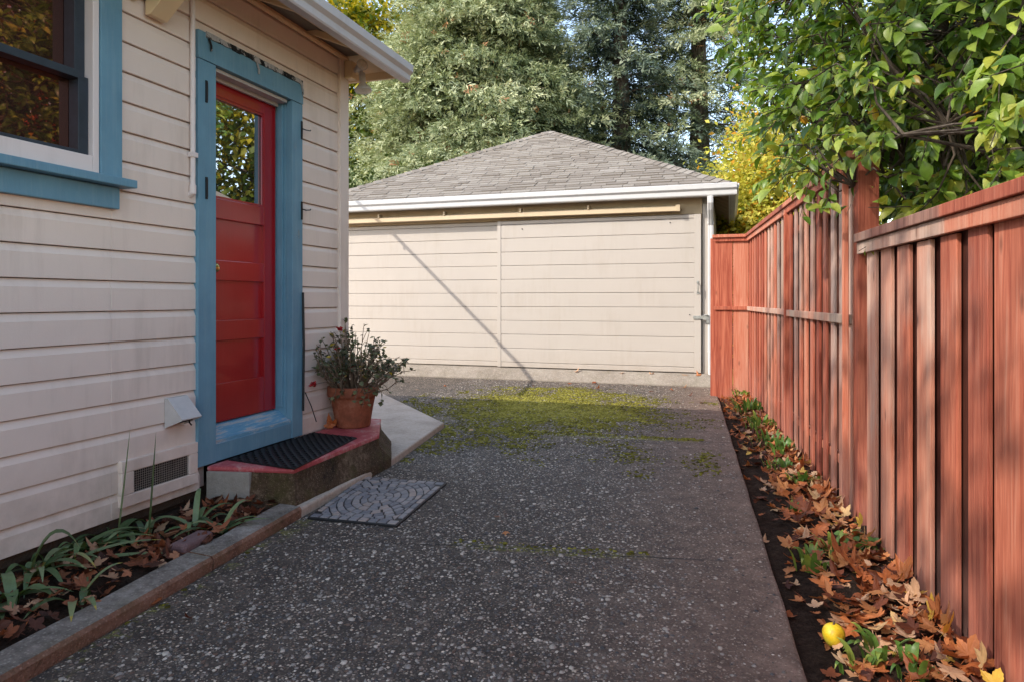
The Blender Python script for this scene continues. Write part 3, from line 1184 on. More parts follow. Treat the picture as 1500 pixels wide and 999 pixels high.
# outer stop bead and jamb lining
dc.box(HX - .17, HX - .031, OY0 - .025, OY0, -.905, OZ1)
dc.box(HX - .17, HX - .031, OY1, OY1 + .025, -.905, OZ1)
dc.box(HX - .09, HX - .05, OY1 - .014, OY1 - .001, -.70, OZ1 - .02)
dcase = dc.build('door_frame', 'blue_paint', house, bevel=.003)
hj = MB()
hj.box(HX - .17, HX - .031, OY0, OY1, OZ1, OZ1 + .03)
hj.box(HX - .075, HX - .01, OY0 + .001, OY1 - .016, OZ1 - .022, OZ1 - .001)
hj.box(HX - .10, HX - .078, OY0 + .001, OY1 - .016, OZ1 - .042, OZ1 - .001)
hj.build('head_jamb', 'grey_metal', dcase, bevel=.003)
ds = MB()
ds.ext_y([(HX - .17, -.905), (FX - .01, -.905), (FX - .01, -.783), (FX - .035, -.775), (HX - .085, -.722), (HX - .17, -.722)], OY0 + .001, OY1 - .001)
dsl = ds.build('threshold', 'worn_sill', dcase, bevel=.003)
bs = MB()
bs.box(FX - .012, FX - .004, OY0 + .002, OY1 - .002, -.903, -.805)
bs.build('kick_board', 'blue_paint', dcase, bevel=.002)

door = MB()
DXF = -2.869
dw = .045
dy0, dy1 = OY0 + .002, OY1 - .002
st_ = .118
door.box(DXF - dw, DXF, dy0, dy0 + st_, DB, OZ1 - .006)
door.box(DXF - dw, DXF, dy1 - st_, dy1, DB, OZ1 - .006)
ry0, ry1 = dy0 + st_ + .0005, dy1 - st_ - .0005
rails = [(DB, -.49), (-.24, -.12), (.116, .236), (.48, .60), (1.20, OZ1 - .006)]
for a, b in rails:
    door.box(DXF - dw, DXF - .0005, ry0, ry1, a, b)
dob = door.build('door', 'red_door_paint', house, bevel=.004)
pan = MB()
for a, b in ((-.49, -.24), (-.12, .116), (.236, .48)):
    pan.box(DXF - dw + .01, DXF - .023, ry0 - .01, ry1 + .01, a - .01, b + .01)
pan.build('panel', 'red_door_paint', dob)
gb = MB()
gb.box(DXF - .018, DXF - .006, ry0, ry0 + .012, .601, 1.199)
gb.box(DXF - .018, DXF - .006, ry1 - .012, ry1, .601, 1.199)
gb.box(DXF - .018, DXF - .006, ry0 + .0125, ry1 - .0125, .601, .613)
gb.box(DXF - .018, DXF - .006, ry0 + .0125, ry1 - .0125, 1.187, 1.199)
gb.build('glazing_bead', 'red_door_paint', dob)
pn = MB()
pn.box(DXF - .030, DXF - .022, ry0 - .005, ry1 + .005, .595, 1.205)
pn.build('pane', 'window_glass', dob)
kn = MB()
kz, ky = .185, dy0 + .066
for (r_, x_) in ((.026, .004),):
    pass
prof = [(.0, .0), (.028, .0), (.028, .006), (.012, .010), (.011, .035), (.024, .045), (.030, .058), (.026, .072), (.012, .080), (0, .082)]
vs, fs = [], []
n = 20
for r_, x_ in prof[1:-1]:
    for q in range(n):
        a = 2 * math.pi * q / n
        vs.append((DXF + x_, ky + r_ * math.cos(a), kz + r_ * math.sin(a)))
m_ = len(prof) - 2
for i in range(m_ - 1):
    for q in range(n):
        fs.append((i * n + q, i * n + (q + 1) % n, (i + 1) * n + (q + 1) % n, (i + 1) * n + q))
fs.append(tuple(range((m_ - 1) * n, m_ * n)))
kn.add(vs, fs)
kn.build('knob', 'brass', dob, smooth=True)

# leftovers of an old screen door: hinge plates, hooks, a rubber strip, a peeled flashing
for (za, zb, yy) in ((.148 * 0 + 1.085, 1.205, 3.056), (.555, .675, 3.056)):
    h = MB()
    h.box(FX, FX + .006, yy, yy + .014, za, zb)
    h.tube([(FX + .006, yy + .007, za + .01), (FX + .006, yy + .007, zb - .01)], .006, 8)
    h.build('hinge_plate', 'black_iron', dcase)
for zc in (1.14, .60):
    h = MB()
    h.box(FX, FX + .006, DY1 - .020, DY1 - .006, zc - .06, zc + .06)
    h.tube([(FX + .006, DY1 - .013, zc + .01), (FX + .02, DY1 + .01, zc + .005), (FX + .018, DY1 + .06, zc + .012), (FX + .012, DY1 + .075, zc + .02)], .004, 6)
    h.build('hook', 'black_iron', dcase)
h = MB()
h.tube([(FX + .006, DY1 - .006, .05), (FX + .012, DY1 - .004, -.3), (FX + .008, DY1 - .007, -.74)], .008, 6)
h.tube([(FX + .006, DY1 + .02, -.62), (FX + .02, DY1 + .07, -.72), (FX + .04, DY1 + .10, -.83)], .0035, 5)
h.build('rubber_strip', 'rubber', dcase)
h = MB()
nseg = 26
for i in range(nseg):
    a = DY0 + .05 + (DY1 - DY0 - .06) * i / nseg
    b = DY0 + .05 + (DY1 - DY0 - .06) * (i + 1) / nseg
    j = random.uniform(0, .012)
    h.box(FX + .004, FX + .010 + random.uniform(0, .004), a + random.uniform(0, .004), b, 1.440 + j * .5, 1.4725 - random.uniform(0, .003))
for yy in (3.07, 3.47, 3.92):
    h.tube([(FX + .012, yy, 1.44), (FX + .02, yy + .01, 1.40), (FX + .012, yy + .02, 1.375)], .006, 6)
h.build('flashing_strip', 'peeled_strip', dcase)

# ---- crawl-space vent
vt = MB()
vy0, vy1, vz0, vz1 = 2.515, 3.0, -.985, -.762
vx = HX + .022
vt.box(HX - .02, vx, vy0, vy1, vz1 - .058, vz1)
vt.box(HX - .02, vx, vy0, vy1, vz0, vz0 + .058)
vt.box(HX - .02, vx - .0005, vy0, vy0 + .07, vz0 + .0585, vz1 - .0585)
vt.box(HX - .02, vx - .0005, vy1 - .06, vy1, vz0 + .0585, vz1 - .0585)
vo = vt.build('crawl_vent', 'siding_paint', house, bevel=.004)
ms = MB()
ya, yb, za, zb = vy0 + .07, vy1 - .06, vz0 + .0585, vz1 - .0585
k = 0
while ya + k * .0115 < yb:
    ms.box(HX + .010, HX + .0115, ya + k * .0115, ya + k * .0115 + .0016, za, zb)
    k += 1
k = 0
while za + k * .0115 < zb:
    ms.box(HX + .0117, HX + .0132, ya, yb, za + k * .0115, za + k * .0115 + .0016)
    k += 1
ms.build('wire_mesh', 'wire_mesh', vo)
vd = MB()
vd.box(HX + .003, HX + .005, ya, yb, za, zb)
vd.build('opening', 'dark_void', vo)

# ---- dryer vent hood
dv = MB()
a0, a1 = 2.79, 2.925
zt = -.500
prof = [(HX + .001, zt - .155), (HX + .001, zt), (HX + .02, zt), (HX + .115, zt - .105), (HX + .108, zt - .118), (HX + .012, zt - .150)]
dv.ext_y([(HX + .001, zt), (HX + .02, zt), (HX + .115, zt - .105), (HX + .112, zt - .112), (HX + .018, zt - .008), (HX + .001, zt - .008)], a0, a1)
for s in (a0, a1 - .004):
    dv.ext_y([(HX + .001, zt - .155), (HX + .001, zt - .009), (HX + .018, zt - .009), (HX + .111, zt - .112)], s, s + .004)
dvo = dv.build('dryer_vent', 'grey_metal', house, bevel=.0015)
f2 = MB()
f2.box(HX + .001, HX + .06, a0 + .006, a1 - .006, zt - .13, zt - .06)
f2.tube([(HX + .07, a0 + .09, zt - .10), (HX + .075, a0 + .09, zt - .135), (HX + .08, a0 + .1, zt - .15)], .004, 6)
f2.build('flap', 'dark_void', dvo)

# ---- floodlight on the corner under the eave
fl = MB()
fx, fy, fz = HX + .035, 4.51, 1.715
fl.box(fx - .012, fx + .05, fy - .045, fy + .03, fz - .065, fz + .065)
flo = fl.build('flood_light', 'trim_cream', house, bevel=.006)


def lamp_head(o, d, r0, r1, ln):
    m = MB()
    o, d = Vector(o), Vector(d).normalized()
    m.tube([o, o + d * ln * .3, o + d * ln * .55, o + d * ln * .9, o + d * ln], [r0, r0, r0 * .95, r1, r1], 16)
    h = m.build('lamp_head', 'grey_metal', flo, smooth=False)
    m = MB()
    m.tube([o + d * ln * 1.001, o + d * (ln * 1.001 + .012)], [r1 * .92, r1 * .5], 16)
    m.build('lens', 'lamp_glass', h)


m = MB()
m.tube([(fx + .05, fy, fz), (fx + .085, fy - .01, fz + .01)], .018, 10)
m.tube([(fx + .075, fy, fz + .005), (fx + .105, fy + .01, fz - .015)], .016, 10)
m.build('arm', 'grey_metal', flo)
lamp_head((fx + .085, fy - .01, fz + .012), (.75, -.6, .04), .024, .042, .085)
lamp_head((fx + .105, fy + .01, fz - .02), (.12, -.05, -1), .024, .062, .14)

# ================================================================== DOORSTEP + MATS + POT
step = MB()
SZ = -.908
spoly = [(-2.735, 3.07), (-2.25, 3.165), (-2.275, 4.15), (-2.56, 4.70), (-2.735, 4.70)]


def inset_poly(poly, k):
    cx = sum(q[0] for q in poly) / len(poly)
    cy_ = sum(q[1] for q in poly) / len(poly)
    return [(cx + (a - cx) * k, cy_ + (b - cy_) * k) for a, b in poly]


sroot = empty('doorstep', 'mossy concrete doorstep with worn red painted top at the red door', 'doorstep', (-2.5, 3.9, -1.15))
foot = [(-2.75, 3.055), (-2.225, 3.14), (-2.235, 4.25), (-2.50, 4.76), (-2.75, 4.76)]


def loft(mb, polys, zs):
    n = len(polys[0])
    # subdivide edges
    vs, fs = [], []
    seg = 10
    for pl, z in zip(polys, zs):
        for i in range(n):
            a, b = pl[i], pl[(i + 1) % n]
            for s in range(seg):
                q = s / seg
                x_, y_ = a[0] + (b[0] - a[0]) * q, a[1] + (b[1] - a[1]) * q
                jj = .012 * mnoise.noise((x_ * 9, y_ * 9, z * 12)) if z < SZ - .03 else 0
                vs.append((x_ + jj, y_ + jj, z))
    m = n * seg
    for L_ in range(len(zs) - 1):
        for i in range(m):
            fs.append((L_ * m + i, L_ * m + (i + 1) % m, (L_ + 1) * m + (i + 1) % m, (L_ + 1) * m + i))
    fs.append(tuple(range((len(zs) - 1) * m, len(zs) * m)))
    mb.add(vs, fs)


loft(step, [foot, inset_poly(foot, 1.0), inset_poly(spoly, 1.0), inset_poly(spoly, .995)], [-1.2, -1.09, -.99, SZ - .026])
step.build('body', 'step_concrete', sroot)
stp = MB()
loft(stp, [inset_poly(spoly, 1.0), inset_poly(spoly, 1.006), inset_poly(spoly, 1.004), inset_poly(spoly, .985)], [SZ - .028, SZ - .018, SZ - .005, SZ])
stp.build('painted_top', 'step_paint', sroot)
pc = MB()
q0, q1 = Vector((-2.735, 3.062, 0)), Vector((-2.49, 3.106, 0))
pc.obox((q0.x, q0.y - .006, -1.09), (q1.x - q0.x, q1.y - q0.y, 0), (0, .03, 0), (0, 0, .155))
pc.build('cement_patch', 'step_patch', sroot, bevel=.003)

# woven black rubber mat on the step
c0, c1, c2, c3 = [Vector((*gp(u, v, SZ), SZ)) for u, v in ((324, 673), (431, 688), (523, 642), (437, 633))]
c0.x, c3.x = max(c0.x, -2.715), max(c3.x, -2.715)
mroot = empty('door_mat', 'black woven rubber door mat lying on the red step', 'door mat', ((c0 + c2) / 2)[:])
ba = MB()
def bil(s, q, z):
    a = c0.lerp(c1, s)
    b = c3.lerp(c2, s)
    r_ = a.lerp(b, q)
    return (r_.x, r_.y, SZ + z)
ba.add([bil(0, 0, .001), bil(1, 0, .001), bil(1, 1, .001), bil(0, 1, .001), bil(0, 0, .007), bil(1, 0, .007), bil(1, 1, .007), bil(0, 1, .007)],
       [(3, 2, 1, 0), (4, 5, 6, 7), (0, 1, 5, 4), (1, 2, 6, 5), (2, 3, 7, 6), (3, 0, 4, 7)])
ba.build('backing', 'rubber', mroot)
wv = MB()
NS, NQ = 14, 27
for i in range(NS):
    for j in range(NQ):
        horizontal = (i + j) % 2 == 0
        s0, s1, t0_, t1_ = i / NS, (i + 1) / NS, j / NQ, (j + 1) / NQ
        e = .10 / NS
        e2 = .10 / NQ
        if horizontal:
            t0_ += e2 * 1.5; t1_ -= e2 * 1.5
            s0 -= e * 2.5; s1 += e * 2.5
        else:
            s0 += e * 1.5; s1 -= e * 1.5
            t0_ -= e2 * 2.5; t1_ += e2 * 2.5
        s0, s1, t0_, t1_ = [min(1, max(0, q)) for q in (s0, s1, t0_, t1_)]
        sm, tm = (s0 + s1) / 2, (t0_ + t1_) / 2
        if horizontal:
            wv.add([bil(s0, t0_, .006), bil(s0, t1_, .006), bil(sm, t0_, .0135), bil(sm, t1_, .0135), bil(s1, t0_, .006), bil(s1, t1_, .006)], [(0, 2, 3, 1), (2, 4, 5, 3), (0, 4, 2), (1, 3, 5)])
        else:
            wv.add([bil(s0, t0_, .006), bil(s1, t0_, .006), bil(s0, tm, .0135), bil(s1, tm, .0135), bil(s0, t1_, .006), bil(s1, t1_, .006)], [(0, 1, 3, 2), (2, 3, 5, 4), (0, 2, 4), (1, 5, 3)])
wv.build('weave', 'rubber', mroot)

# stone-pattern mat on the driveway
k0, k1, k2, k3 = [Vector((*gp(u, v, GZ + .012), 0)) for u, v in ((450, 757), (581, 769), (655, 706), (533, 697))]
sroot2 = empty('mosaic_mat', 'flat grey mat with rings of stone pattern on the driveway below the step', 'mat', ((k0 + k2) / 2 + Vector((0, 0, GZ)))[:])


def bil2(s, q, z):
    a = k0.lerp(k1, s)
    b = k3.lerp(k2, s)
    r_ = a.lerp(b, q)
    return (r_.x, r_.y, GZ + z)


ba = MB()
ba.add([bil2(0, 0, -.004), bil2(1, 0, -.004), bil2(1, 1, -.004), bil2(0, 1, -.004), bil2(0, 0, .011), bil2(1, 0, .011), bil2(1, 1, .011), bil2(0, 1, .011)],
       [(3, 2, 1, 0), (4, 5, 6, 7), (0, 1, 5, 4), (1, 2, 6, 5), (2, 3, 7, 6), (3, 0, 4, 7)])
ba.build('backing', 'rubber', sroot2, bevel=.003)
stn = MB()


def stone(pts, jit=.006):
    pts = [(min(.985, max(.015, a + random.uniform(-jit, jit))), min(.985, max(.015, b + random.uniform(-jit, jit)))) for a, b in pts]
    cx = sum(q[0] for q in pts) / len(pts)
    cy_ = sum(q[1] for q in pts) / len(pts)
    z = .0155 + random.uniform(-.0008, .0008)
    n = len(pts)
    pts = [(cx + (a - cx) * .93, cy_ + (b - cy_) * .93) for a, b in pts]
    top = [bil2(cx + (a - cx) * .93, cy_ + (b - cy_) * .93, z) for a, b in pts]
    bot = [bil2(a, b, .011) for a, b in pts]
    stn.add(bot + top, [tuple(range(n, 2 * n))] + [(i, (i + 1) % n, n + (i + 1) % n, n + i) for i in range(n)])


def clip_rect(poly, lo, hi):
    for ax in (0, 1):
        for sg, lim in ((1, hi), (-1, -lo)):
            out = []
            for i in range(len(poly)):
                a, b = poly[i], poly[(i + 1) % len(poly)]
                da, db = sg * a[ax] - lim, sg * b[ax] - lim
                if da <= 0:
                    out.append(a)
                if (da < 0 < db) or (db < 0 < da):
                    q = da / (da - db)
                    out.append((a[0] + (b[0] - a[0]) * q, a[1] + (b[1] - a[1]) * q))
            poly = out
            if len(poly) < 3:
                return []
    return poly


stone([(.5 + .055 * math.cos(a * .7854), .5 + .055 * math.sin(a * .7854)) for a in range(8)], .003)
ring_r = [.06, .13, .205, .285, .36, .43, .50, .58, .67]
ring_n = [7, 10, 15, 20, 25, 29, 32, 36]
for (ra, rb, n) in zip(ring_r[:-1], ring_r[1:], ring_n):
    ph = random.random()
    for q in range(n):
        a0_, a1_ = 2 * math.pi * (q + .04 + ph) / n, 2 * math.pi * (q + .96 + ph) / n
        ra_, rb_ = ra + .004, rb - .004
        am = (a0_ + a1_) / 2
        pl = [(.5 + ra_ * math.cos(a0_), .5 + ra_ * math.sin(a0_)), (.5 + rb_ * math.cos(a0_), .5 + rb_ * math.sin(a0_)),
              (.5 + rb_ * math.cos(am), .5 + rb_ * math.sin(am)), (.5 + rb_ * math.cos(a1_), .5 + rb_ * math.sin(a1_)), (.5 + ra_ * math.cos(a1_), .5 + ra_ * math.sin(a1_))]
        pl = clip_rect(pl, .085, .915)
        if len(pl) >= 3:
            xs = [q_[0] for q_ in pl]; ys = [q_[1] for q_ in pl]
            if (max(xs) - min(xs)) * (max(ys) - min(ys)) > .0006:
                stone(pl, .004)
for q in range(9):
    for (e0, e1) in ((.015, .075), (.925, .985)):
        a_, b_ = .015 + q * .1078 + .006, .015 + (q + 1) * .1078 - .006
        stone([(a_, e0), (b_, e0), (b_, e1), (a_, e1)], .003)
        if 0 < q < 8:
            stone([(e0, a_), (e1, a_), (e1, b_), (e0, b_)], .003)
stn.build('stones', 'mat_stone', sroot2)

# ---- potted geranium
PX, PY = -2.60, 4.36
pot = empty('potted_plant', 'straggly red flowered geranium in a terracotta pot on the doorstep', 'potted plant', (PX, PY, SZ))
pt = MB()
pt.lathe([(.118, .002), (.124, .012), (.130, .06), (.146, .15), (.157, .205), (.162, .218), (.176, .222), (.181, .24), (.183, .285), (.178, .295), (.166, .294), (.160, .27), (.158, .24)], (PX, PY, SZ), 40, .006)
pt.build('pot', 'terracotta', pot, smooth=True)
so = MB()
so.lathe([(.158, .245), (.1, .262), (.02, .268)], (PX, PY, SZ), 20)
so.build('soil', 'soil', pot)
stems = MB()
LP, LA, LN, LT = [], [], [], []
FP = []
rs = random.Random(3)
for i in range(120):
    a = rs.uniform(0, 2 * math.pi)
    sp = rs.uniform(.05, 1) ** .8
    base = Vector((PX + .11 * sp * math.cos(a), PY + .11 * sp * math.sin(a), SZ + .25))
    hgt = rs.uniform(.16, .42) * (1.12 - .45 * sp)
    # taller towards the house wall (left in the photo), as the photo shows
    if math.cos(a + TH) < -.2:
        hgt *= 1.3
    out = .345 * sp + rs.uniform(-.03, .06)
    tip = base + Vector((math.cos(a) * out, math.sin(a) * out, hgt))
    if tip.x < HX + .03:
        tip.x = HX + .03 + rs.uniform(0, .05)
    mid = base.lerp(tip, .5) + Vector((rs.uniform(-.03, .03), rs.uniform(-.03, .03), rs.uniform(-.05, .03)))
    path = [base, base.lerp(mid, .6) + Vector((0, 0, -.01)), mid, mid.lerp(tip, .55) + Vector((0, 0, .015)), tip]
    stems.tube(path, [.0045, .004, .0036, .003, .002], 5, False)
    subs = [path]
    for b in range(rs.randint(1, 3)):
        s0 = mid.lerp(tip, rs.uniform(0, .7))
        e0 = s0 + Vector((rs.uniform(-.07, .07), rs.uniform(-.07, .07), rs.uniform(.02, .10)))
        if e0.x < HX + .03:
            e0.x = HX + .04
        stems.tube([s0, s0.lerp(e0, .5) + Vector((0, 0, .008)), e0], [.003, .0025, .0015], 4, False)
        subs.append([s0, s0.lerp(e0, .5), e0])
    for sb in subs:
        for q in range(rs.randint(2, 4)):
            pnt = sb[-1].lerp(sb[-2], rs.random() ** 1.5)
            d = Vector((rs.uniform(-1, 1), rs.uniform(-1, 1), rs.uniform(-.4, .9))).normalized()
            LP.append(pnt); LA.append(d)
            LN.append(Vector((rs.uniform(-.6, .6), rs.uniform(-.6, .6), 1)))
            LT.append(rs.uniform(0, .8) if rs.random() > .04 else 1)
    if i in (9, 25, 44, 61):
        FP.append(tip)
# dangling dry runner over the rim
for q in range(9):
    a = rs.uniform(-1.9, .4)
    b = Vector((PX + .17 * math.cos(a), PY + .17 * math.sin(a), SZ + .30))
    e = b + Vector((math.cos(a) * rs.uniform(.04, .12), math.sin(a) * rs.uniform(.04, .12), -rs.uniform(.03, .16)))
    stems.tube([b + Vector((0, 0, .02)), b.lerp(e, .5) + Vector((.02, 0, .02)), e], [.003, .002, .0015], 4, False)
    for s in range(5):
        LP.append(b.lerp(e, rs.random())); LA.append(Vector((rs.uniform(-1, 1), rs.uniform(-1, 1), -.5))); LN.append(Vector((0, 0, 1))); LT.append(rs.uniform(.3, .9))
stems.build('stems', 'stem_brown', pot)
cloud('leaves', T_LEAF, [q[:] for q in LP], np.array([q[:] for q in LA]), np.array([q[:] for q in LN]), rng.uniform(.022, .042, len(LP)), rng.uniform(.022, .04, len(LP)), np.array(LT), 'geranium_leaf', pot)
extra = [Vector((PX - .05, PY - .10, SZ + .70)), Vector((PX - .055, PY - .12, SZ + .56)), Vector((PX - .13, PY - .30, SZ + .33)), Vector((PX + .02, PY - .05, SZ + .42))]
for fp in extra:
    n = 26
    d = rng.normal(size=(n, 3))
    d[:, 2] = np.abs(d[:, 2]) * .6
    cloud('flower', T_LEAF, np.array(fp[:]) + rng.normal(size=(n, 3)) * .006, d, rng.normal(size=(n, 3)), .024, .018, rng.random(n), 'geranium_flower', pot)
sm2 = MB()
for fp in extra:
    b = Vector((PX + (fp.x - PX) * .4, PY + (fp.y - PY) * .4, SZ + .27))
    sm2.tube([b, b.lerp(fp, .5) + Vector((0, 0, .04)), fp], [.003, .0025, .002], 5, False)
sm2.build('flower_stalks', 'stem_brown', pot)

# ================================================================== GARAGE
GY = 9.60                                          # front door face
garage = empty('garage', 'detached cream garage with grey hip roof closing the driveway', 'garage', (-3.3, 12.8, -1.15))
GX0, GX1 = -6.37, -.235
GW = 9.69
GTOP = 1.46
gw = MB()
gw.box(GX0, GX1, GW, GW + .1, -1.0, GTOP)
gw.box(GX1 - .1, GX1, GW + .1, 16.0, -1.2, GTOP)
gw.box(GX0, GX0 + .1, GW + .1, 16.0, -1.2, GTOP)
gw.box(GX0 + .1, GX1 - .1, 15.9, 16.0, -1.2, GTOP)
gw.build('wall', 'garage_paint', garage)
# jamb board at the right corner, header boards
tb = MB()
tb.box(-.352, GX1 + .012, GW - .062, GW - .001, -1.06, 1.30)
tb.build('corner_board', 'garage_paint', garage, bevel=.003)
hb = MB()
hb.box(GX0, -.36, GW - .05, GW - .002, 1.175, 1.46)
hb.box(GX0, -.36, GW - .020, GW - .003, 1.02, 1.173)
hb.build('header_board', 'garage_tan', garage, bevel=.003)
tr = MB()
tr.ext_x([(GY - .125, 1.205), (GY - .115, 1.275), (GY - .02, 1.285), (GY - .02, 1.205)], GX0, -.69)
tr.box(-.695, -.64, GY - .135, GY - .022, 1.20, 1.29)
for xx in (-5.2, -4.1, -2.9, -1.9):
    tr.box(xx - .015, xx + .015, GY - .13, GY - .03, 1.27, 1.33)
tr.build('door_track', 'garage_tan', garage, bevel=.004)


def slide_door(x0, x1, yf, name, inset_l, inset_r):
    m = MB()
    z0, z1 = -.978, 1.165
    m.box(x0, x0 + inset_l, yf, yf + .04, z0, z1)
    m.box(x1 - inset_r, x1, yf, yf + .04, z0, z1)
    a, b = x0 + inset_l + .0005, x1 - inset_r - .0005
    zs = [z0]
    q = z1 - .055
    lst = []
    while q > z0:
        lst.append(q)
        q -= .2015
    zs = [z1] + lst + ([z0] if lst[-1] - z0 > .02 else [])
    for hi, lo_ in zip(zs[:-1], zs[1:]):
        # ship-lap board: a bevelled lower edge
        jz_ = random.uniform(-.002, .002)
        m.ext_x([(yf + .006 + jz_, lo_ + .004), (yf + .004 + jz_, hi - .006), (yf + .016, hi - .001), (yf + .035, hi - .001), (yf + .035, lo_ + .002), (yf + .020, lo_ + .002)], a, b)
    return m.build(name, 'garage_paint', garage, bevel=.0015, segs=1)


sd1 = slide_door(-6.25, -3.20, GY + .035, 'sliding_door', .06, .06)
sd2 = slide_door(-3.285, -.372, GY - .025, 'sliding_door', .055, .09)
hk = MB()
hx_, hz_ = -.415, .17
hk.tube([(hx_, GY - .025, hz_ + .07), (hx_ + .005, GY - .065, hz_ + .05), (hx_ + .005, GY - .065, hz_ - .05), (hx_, GY - .025, hz_ - .07)], .008, 8)
hk.box(hx_ - .015, hx_ + .015, GY - .032, GY - .0255, hz_ + .055, hz_ + .09)
hk.box(hx_ - .015, hx_ + .015, GY - .032, GY - .0255, hz_ - .09, hz_ - .055)
hk.build('handle', 'steel', sd2)
lt = MB()
lz = -.235
lt.box(-.475, -.345, GY - .040, GY - .0265, lz - .022, lz + .022)
lt.box(-.345, -.262, GY - .050, GY - .0385, lz - .035, lz + .028)
lt.tube([(-.33, GY - .055, lz + .03), (-.30, GY - .075, lz + .035), (-.27, GY - .055, lz + .02)], .008, 8)
lt.box(-.30, -.262, GY - .052, GY - .034, lz - .085, lz - .036)
lt.build('latch', 'steel', sd2, bevel=.003)
for (bx_, bz_) in ((-.78, 1.06), (-.52, -.20), (-2.9, 1.04)):
    bt = MB()
    bt.tube([(bx_, GY - .03, bz_), (bx_, GY - .012, bz_)], .008, 8)
    bt.build('bolt', 'black_iron', garage)

# hip roof in individual shingle tabs
OV = .25
rx0, rx1, ry0_, ry1_ = GX0 - OV, GX1 + OV, GW - OV, 16.0 + OV - .02
apx = (rx0 + rx1) / 2
REZ, RAZ = 1.525, 3.24
A_ = (rx0, ry0_, REZ); B_ = (rx1, ry0_, REZ); C_ = (rx1, ry1_, REZ); D_ = (rx0, ry1_, REZ)
hw = (rx1 - rx0) / 2
apF = (apx, ry0_ + hw, RAZ); apB = (apx, ry1_ - hw, RAZ)
rf = MB()


def shingle_face(p0, p1, q0, q1, expo=.112):
    p0, p1, q0, q1 = map(Vector, (p0, p1, q0, q1))
    e = (p1 - p0).normalized()
    up = (q0 - p0) - e * (q0 - p0).dot(e)
    H = up.length
    g_ = up.normalized()
    nrm = e.cross(g_)
    if nrm.z < 0:
        nrm = -nrm
    W0 = (p1 - p0).length
    l1 = (q0 - p0).dot(e)
    r1_ = (q1 - p0).dot(e)

    def lim(h):
        s = h / H
        return l1 * s, W0 + (r1_ - W0) * s

    rr = random.Random(5)
    h = -.02
    row = 0
    while h < H - .01:
        h1 = min(H, h + expo + .05)
        s = -rr.uniform(0, .3)
        a0, b0 = lim(h)
        a1, b1 = lim(h1)
        while s < W0:
            wd = rr.choice((.16, .22, .3, .3, .38))
            sa_, sb_ = s + .004, s + wd - .004
            s += wd
            x0a, x0b = max(sa_, a0), min(sb_, b0)
            x1a, x1b = max(sa_, a1), min(sb_, b1)
            if x0b - x0a < .01:
                continue
            x1a = min(max(x1a, x0a), x0b)
            x1b = max(min(x1b, x0b), x1a)
            th = .013 + rr.choice((0, 0, .008))
            drop = rr.choice((0, 0, 0, .012))
            lo_ = h - drop
            P_ = lambda ss, hh, nn: p0 + e * ss + g_ * hh + nrm * nn
            rf.add([P_(x0a, lo_, th), P_(x0b, lo_, th), P_(x1b, h1, .002), P_(x1a, h1, .002), P_(x0a, lo_, 0), P_(x0b, lo_, 0)],
                   [(0, 1, 2, 3), (4, 5, 1, 0), (0, 3, 4), (1, 5, 2)])
        h += expo
        row += 1


shingle_face(A_, B_, apF, apF)
shingle_face(B_, C_, apF, apB)
shingle_face(C_, D_, apB, apB)
shingle_face(D_, A_, apB, apF)
roof = rf.build('roof', 'shingles', garage)
cap = MB()
for base, ap_ in ((A_, apF), (B_, apF), (C_, apB), (D_, apB)):
    b_, a_ = Vector(base), Vector(ap_)
    d = (a_ - b_)
    Ld = d.length
    d.normalize()
    side = d.cross(Vector((0, 0, 1))).normalized()
    n = int(Ld / .145)
    for i in range(n):
        s0 = i * .145
        s1 = s0 + .21
        j = random.uniform(-.006, .006)
        c0_ = b_ + d * s0 + Vector((0, 0, .036 + j))
        c1_ = b_ + d * min(s1, Ld) + Vector((0, 0, .018))
        wv_ = .125
        dn = Vector((0, 0, -.058))
        cap.add([c0_ + side * wv_ + dn, c0_, c0_ - side * wv_ + dn, c1_ - side * wv_ + dn, c1_, c1_ + side * wv_ + dn, c0_ + side * wv_ + dn * 1.4, c0_ + Vector((0, 0, -.02)), c0_ - side * wv_ + dn * 1.4],
                [(0, 1, 4, 5), (1, 2, 3, 4), (6, 7, 1, 0), (7, 8, 2, 1)])
cap.build('ridge_cap', 'shingles', roof)
ud = MB()
ud.add([A_, B_, C_, D_, apF, apB], [(0, 1, 4), (1, 2, 5, 4), (2, 3, 5), (3, 0, 4, 5)])
for i in range(6):
    pass
ud.v = [(a, b, c - .03) for a, b, c in ud.v]
ud.build('roof_deck', 'shingles', roof)
# rafter tails along the right side and the front
sl2 = (RAZ - REZ) / hw
for i in range(12):
    yy = GY + .42 + i * .42
    rt = MB()
    rt.obox((rx1 - .03, yy, REZ - .125), (-.52, 0, .52 * sl2), (0, .045, 0), (0, 0, .09))
    rt.build('rafter_tail', 'garage_tan', garage)
for i in range(11):
    xx = GX0 + .6 + i * .5
    rt = MB()
    rt.obox((xx, ry0_ + .03, REZ - .125), (0, .45, .45 * sl2), (.045, 0, 0), (0, 0, .09))
    rt.build('rafter_tail', 'garage_tan', garage)
fa = MB()
fa.box(rx0 + .02, rx1 - .02, ry0_ + .005, ry0_ + .03, REZ - .15, REZ - .012)
fa.box(rx1 - .03, rx1 - .005, ry0_ + .031, ry1_, REZ - .15, REZ - .012)
fa.box(rx0 + .005, rx0 + .03, ry0_ + .031, ry1_, REZ - .15, REZ - .012)
fa.build('fascia', 'white_paint', garage, bevel=.003)
gg = MB()
GP2 = [(0, 0), (-.06, 0), (-.068, .015), (-.072, .072), (-.098, .10), (-.104, .165), (-.09, .172), (-.09, .162), (-.01, .162), (0, .17)]
gg.ext_x([(ry0_ + a, REZ - .148 + b*.92) for a, b in GP2], rx0 - .02, rx1 + .075)
gg.build('gutter', 'white_paint', garage, bevel=.002)
gs = MB()
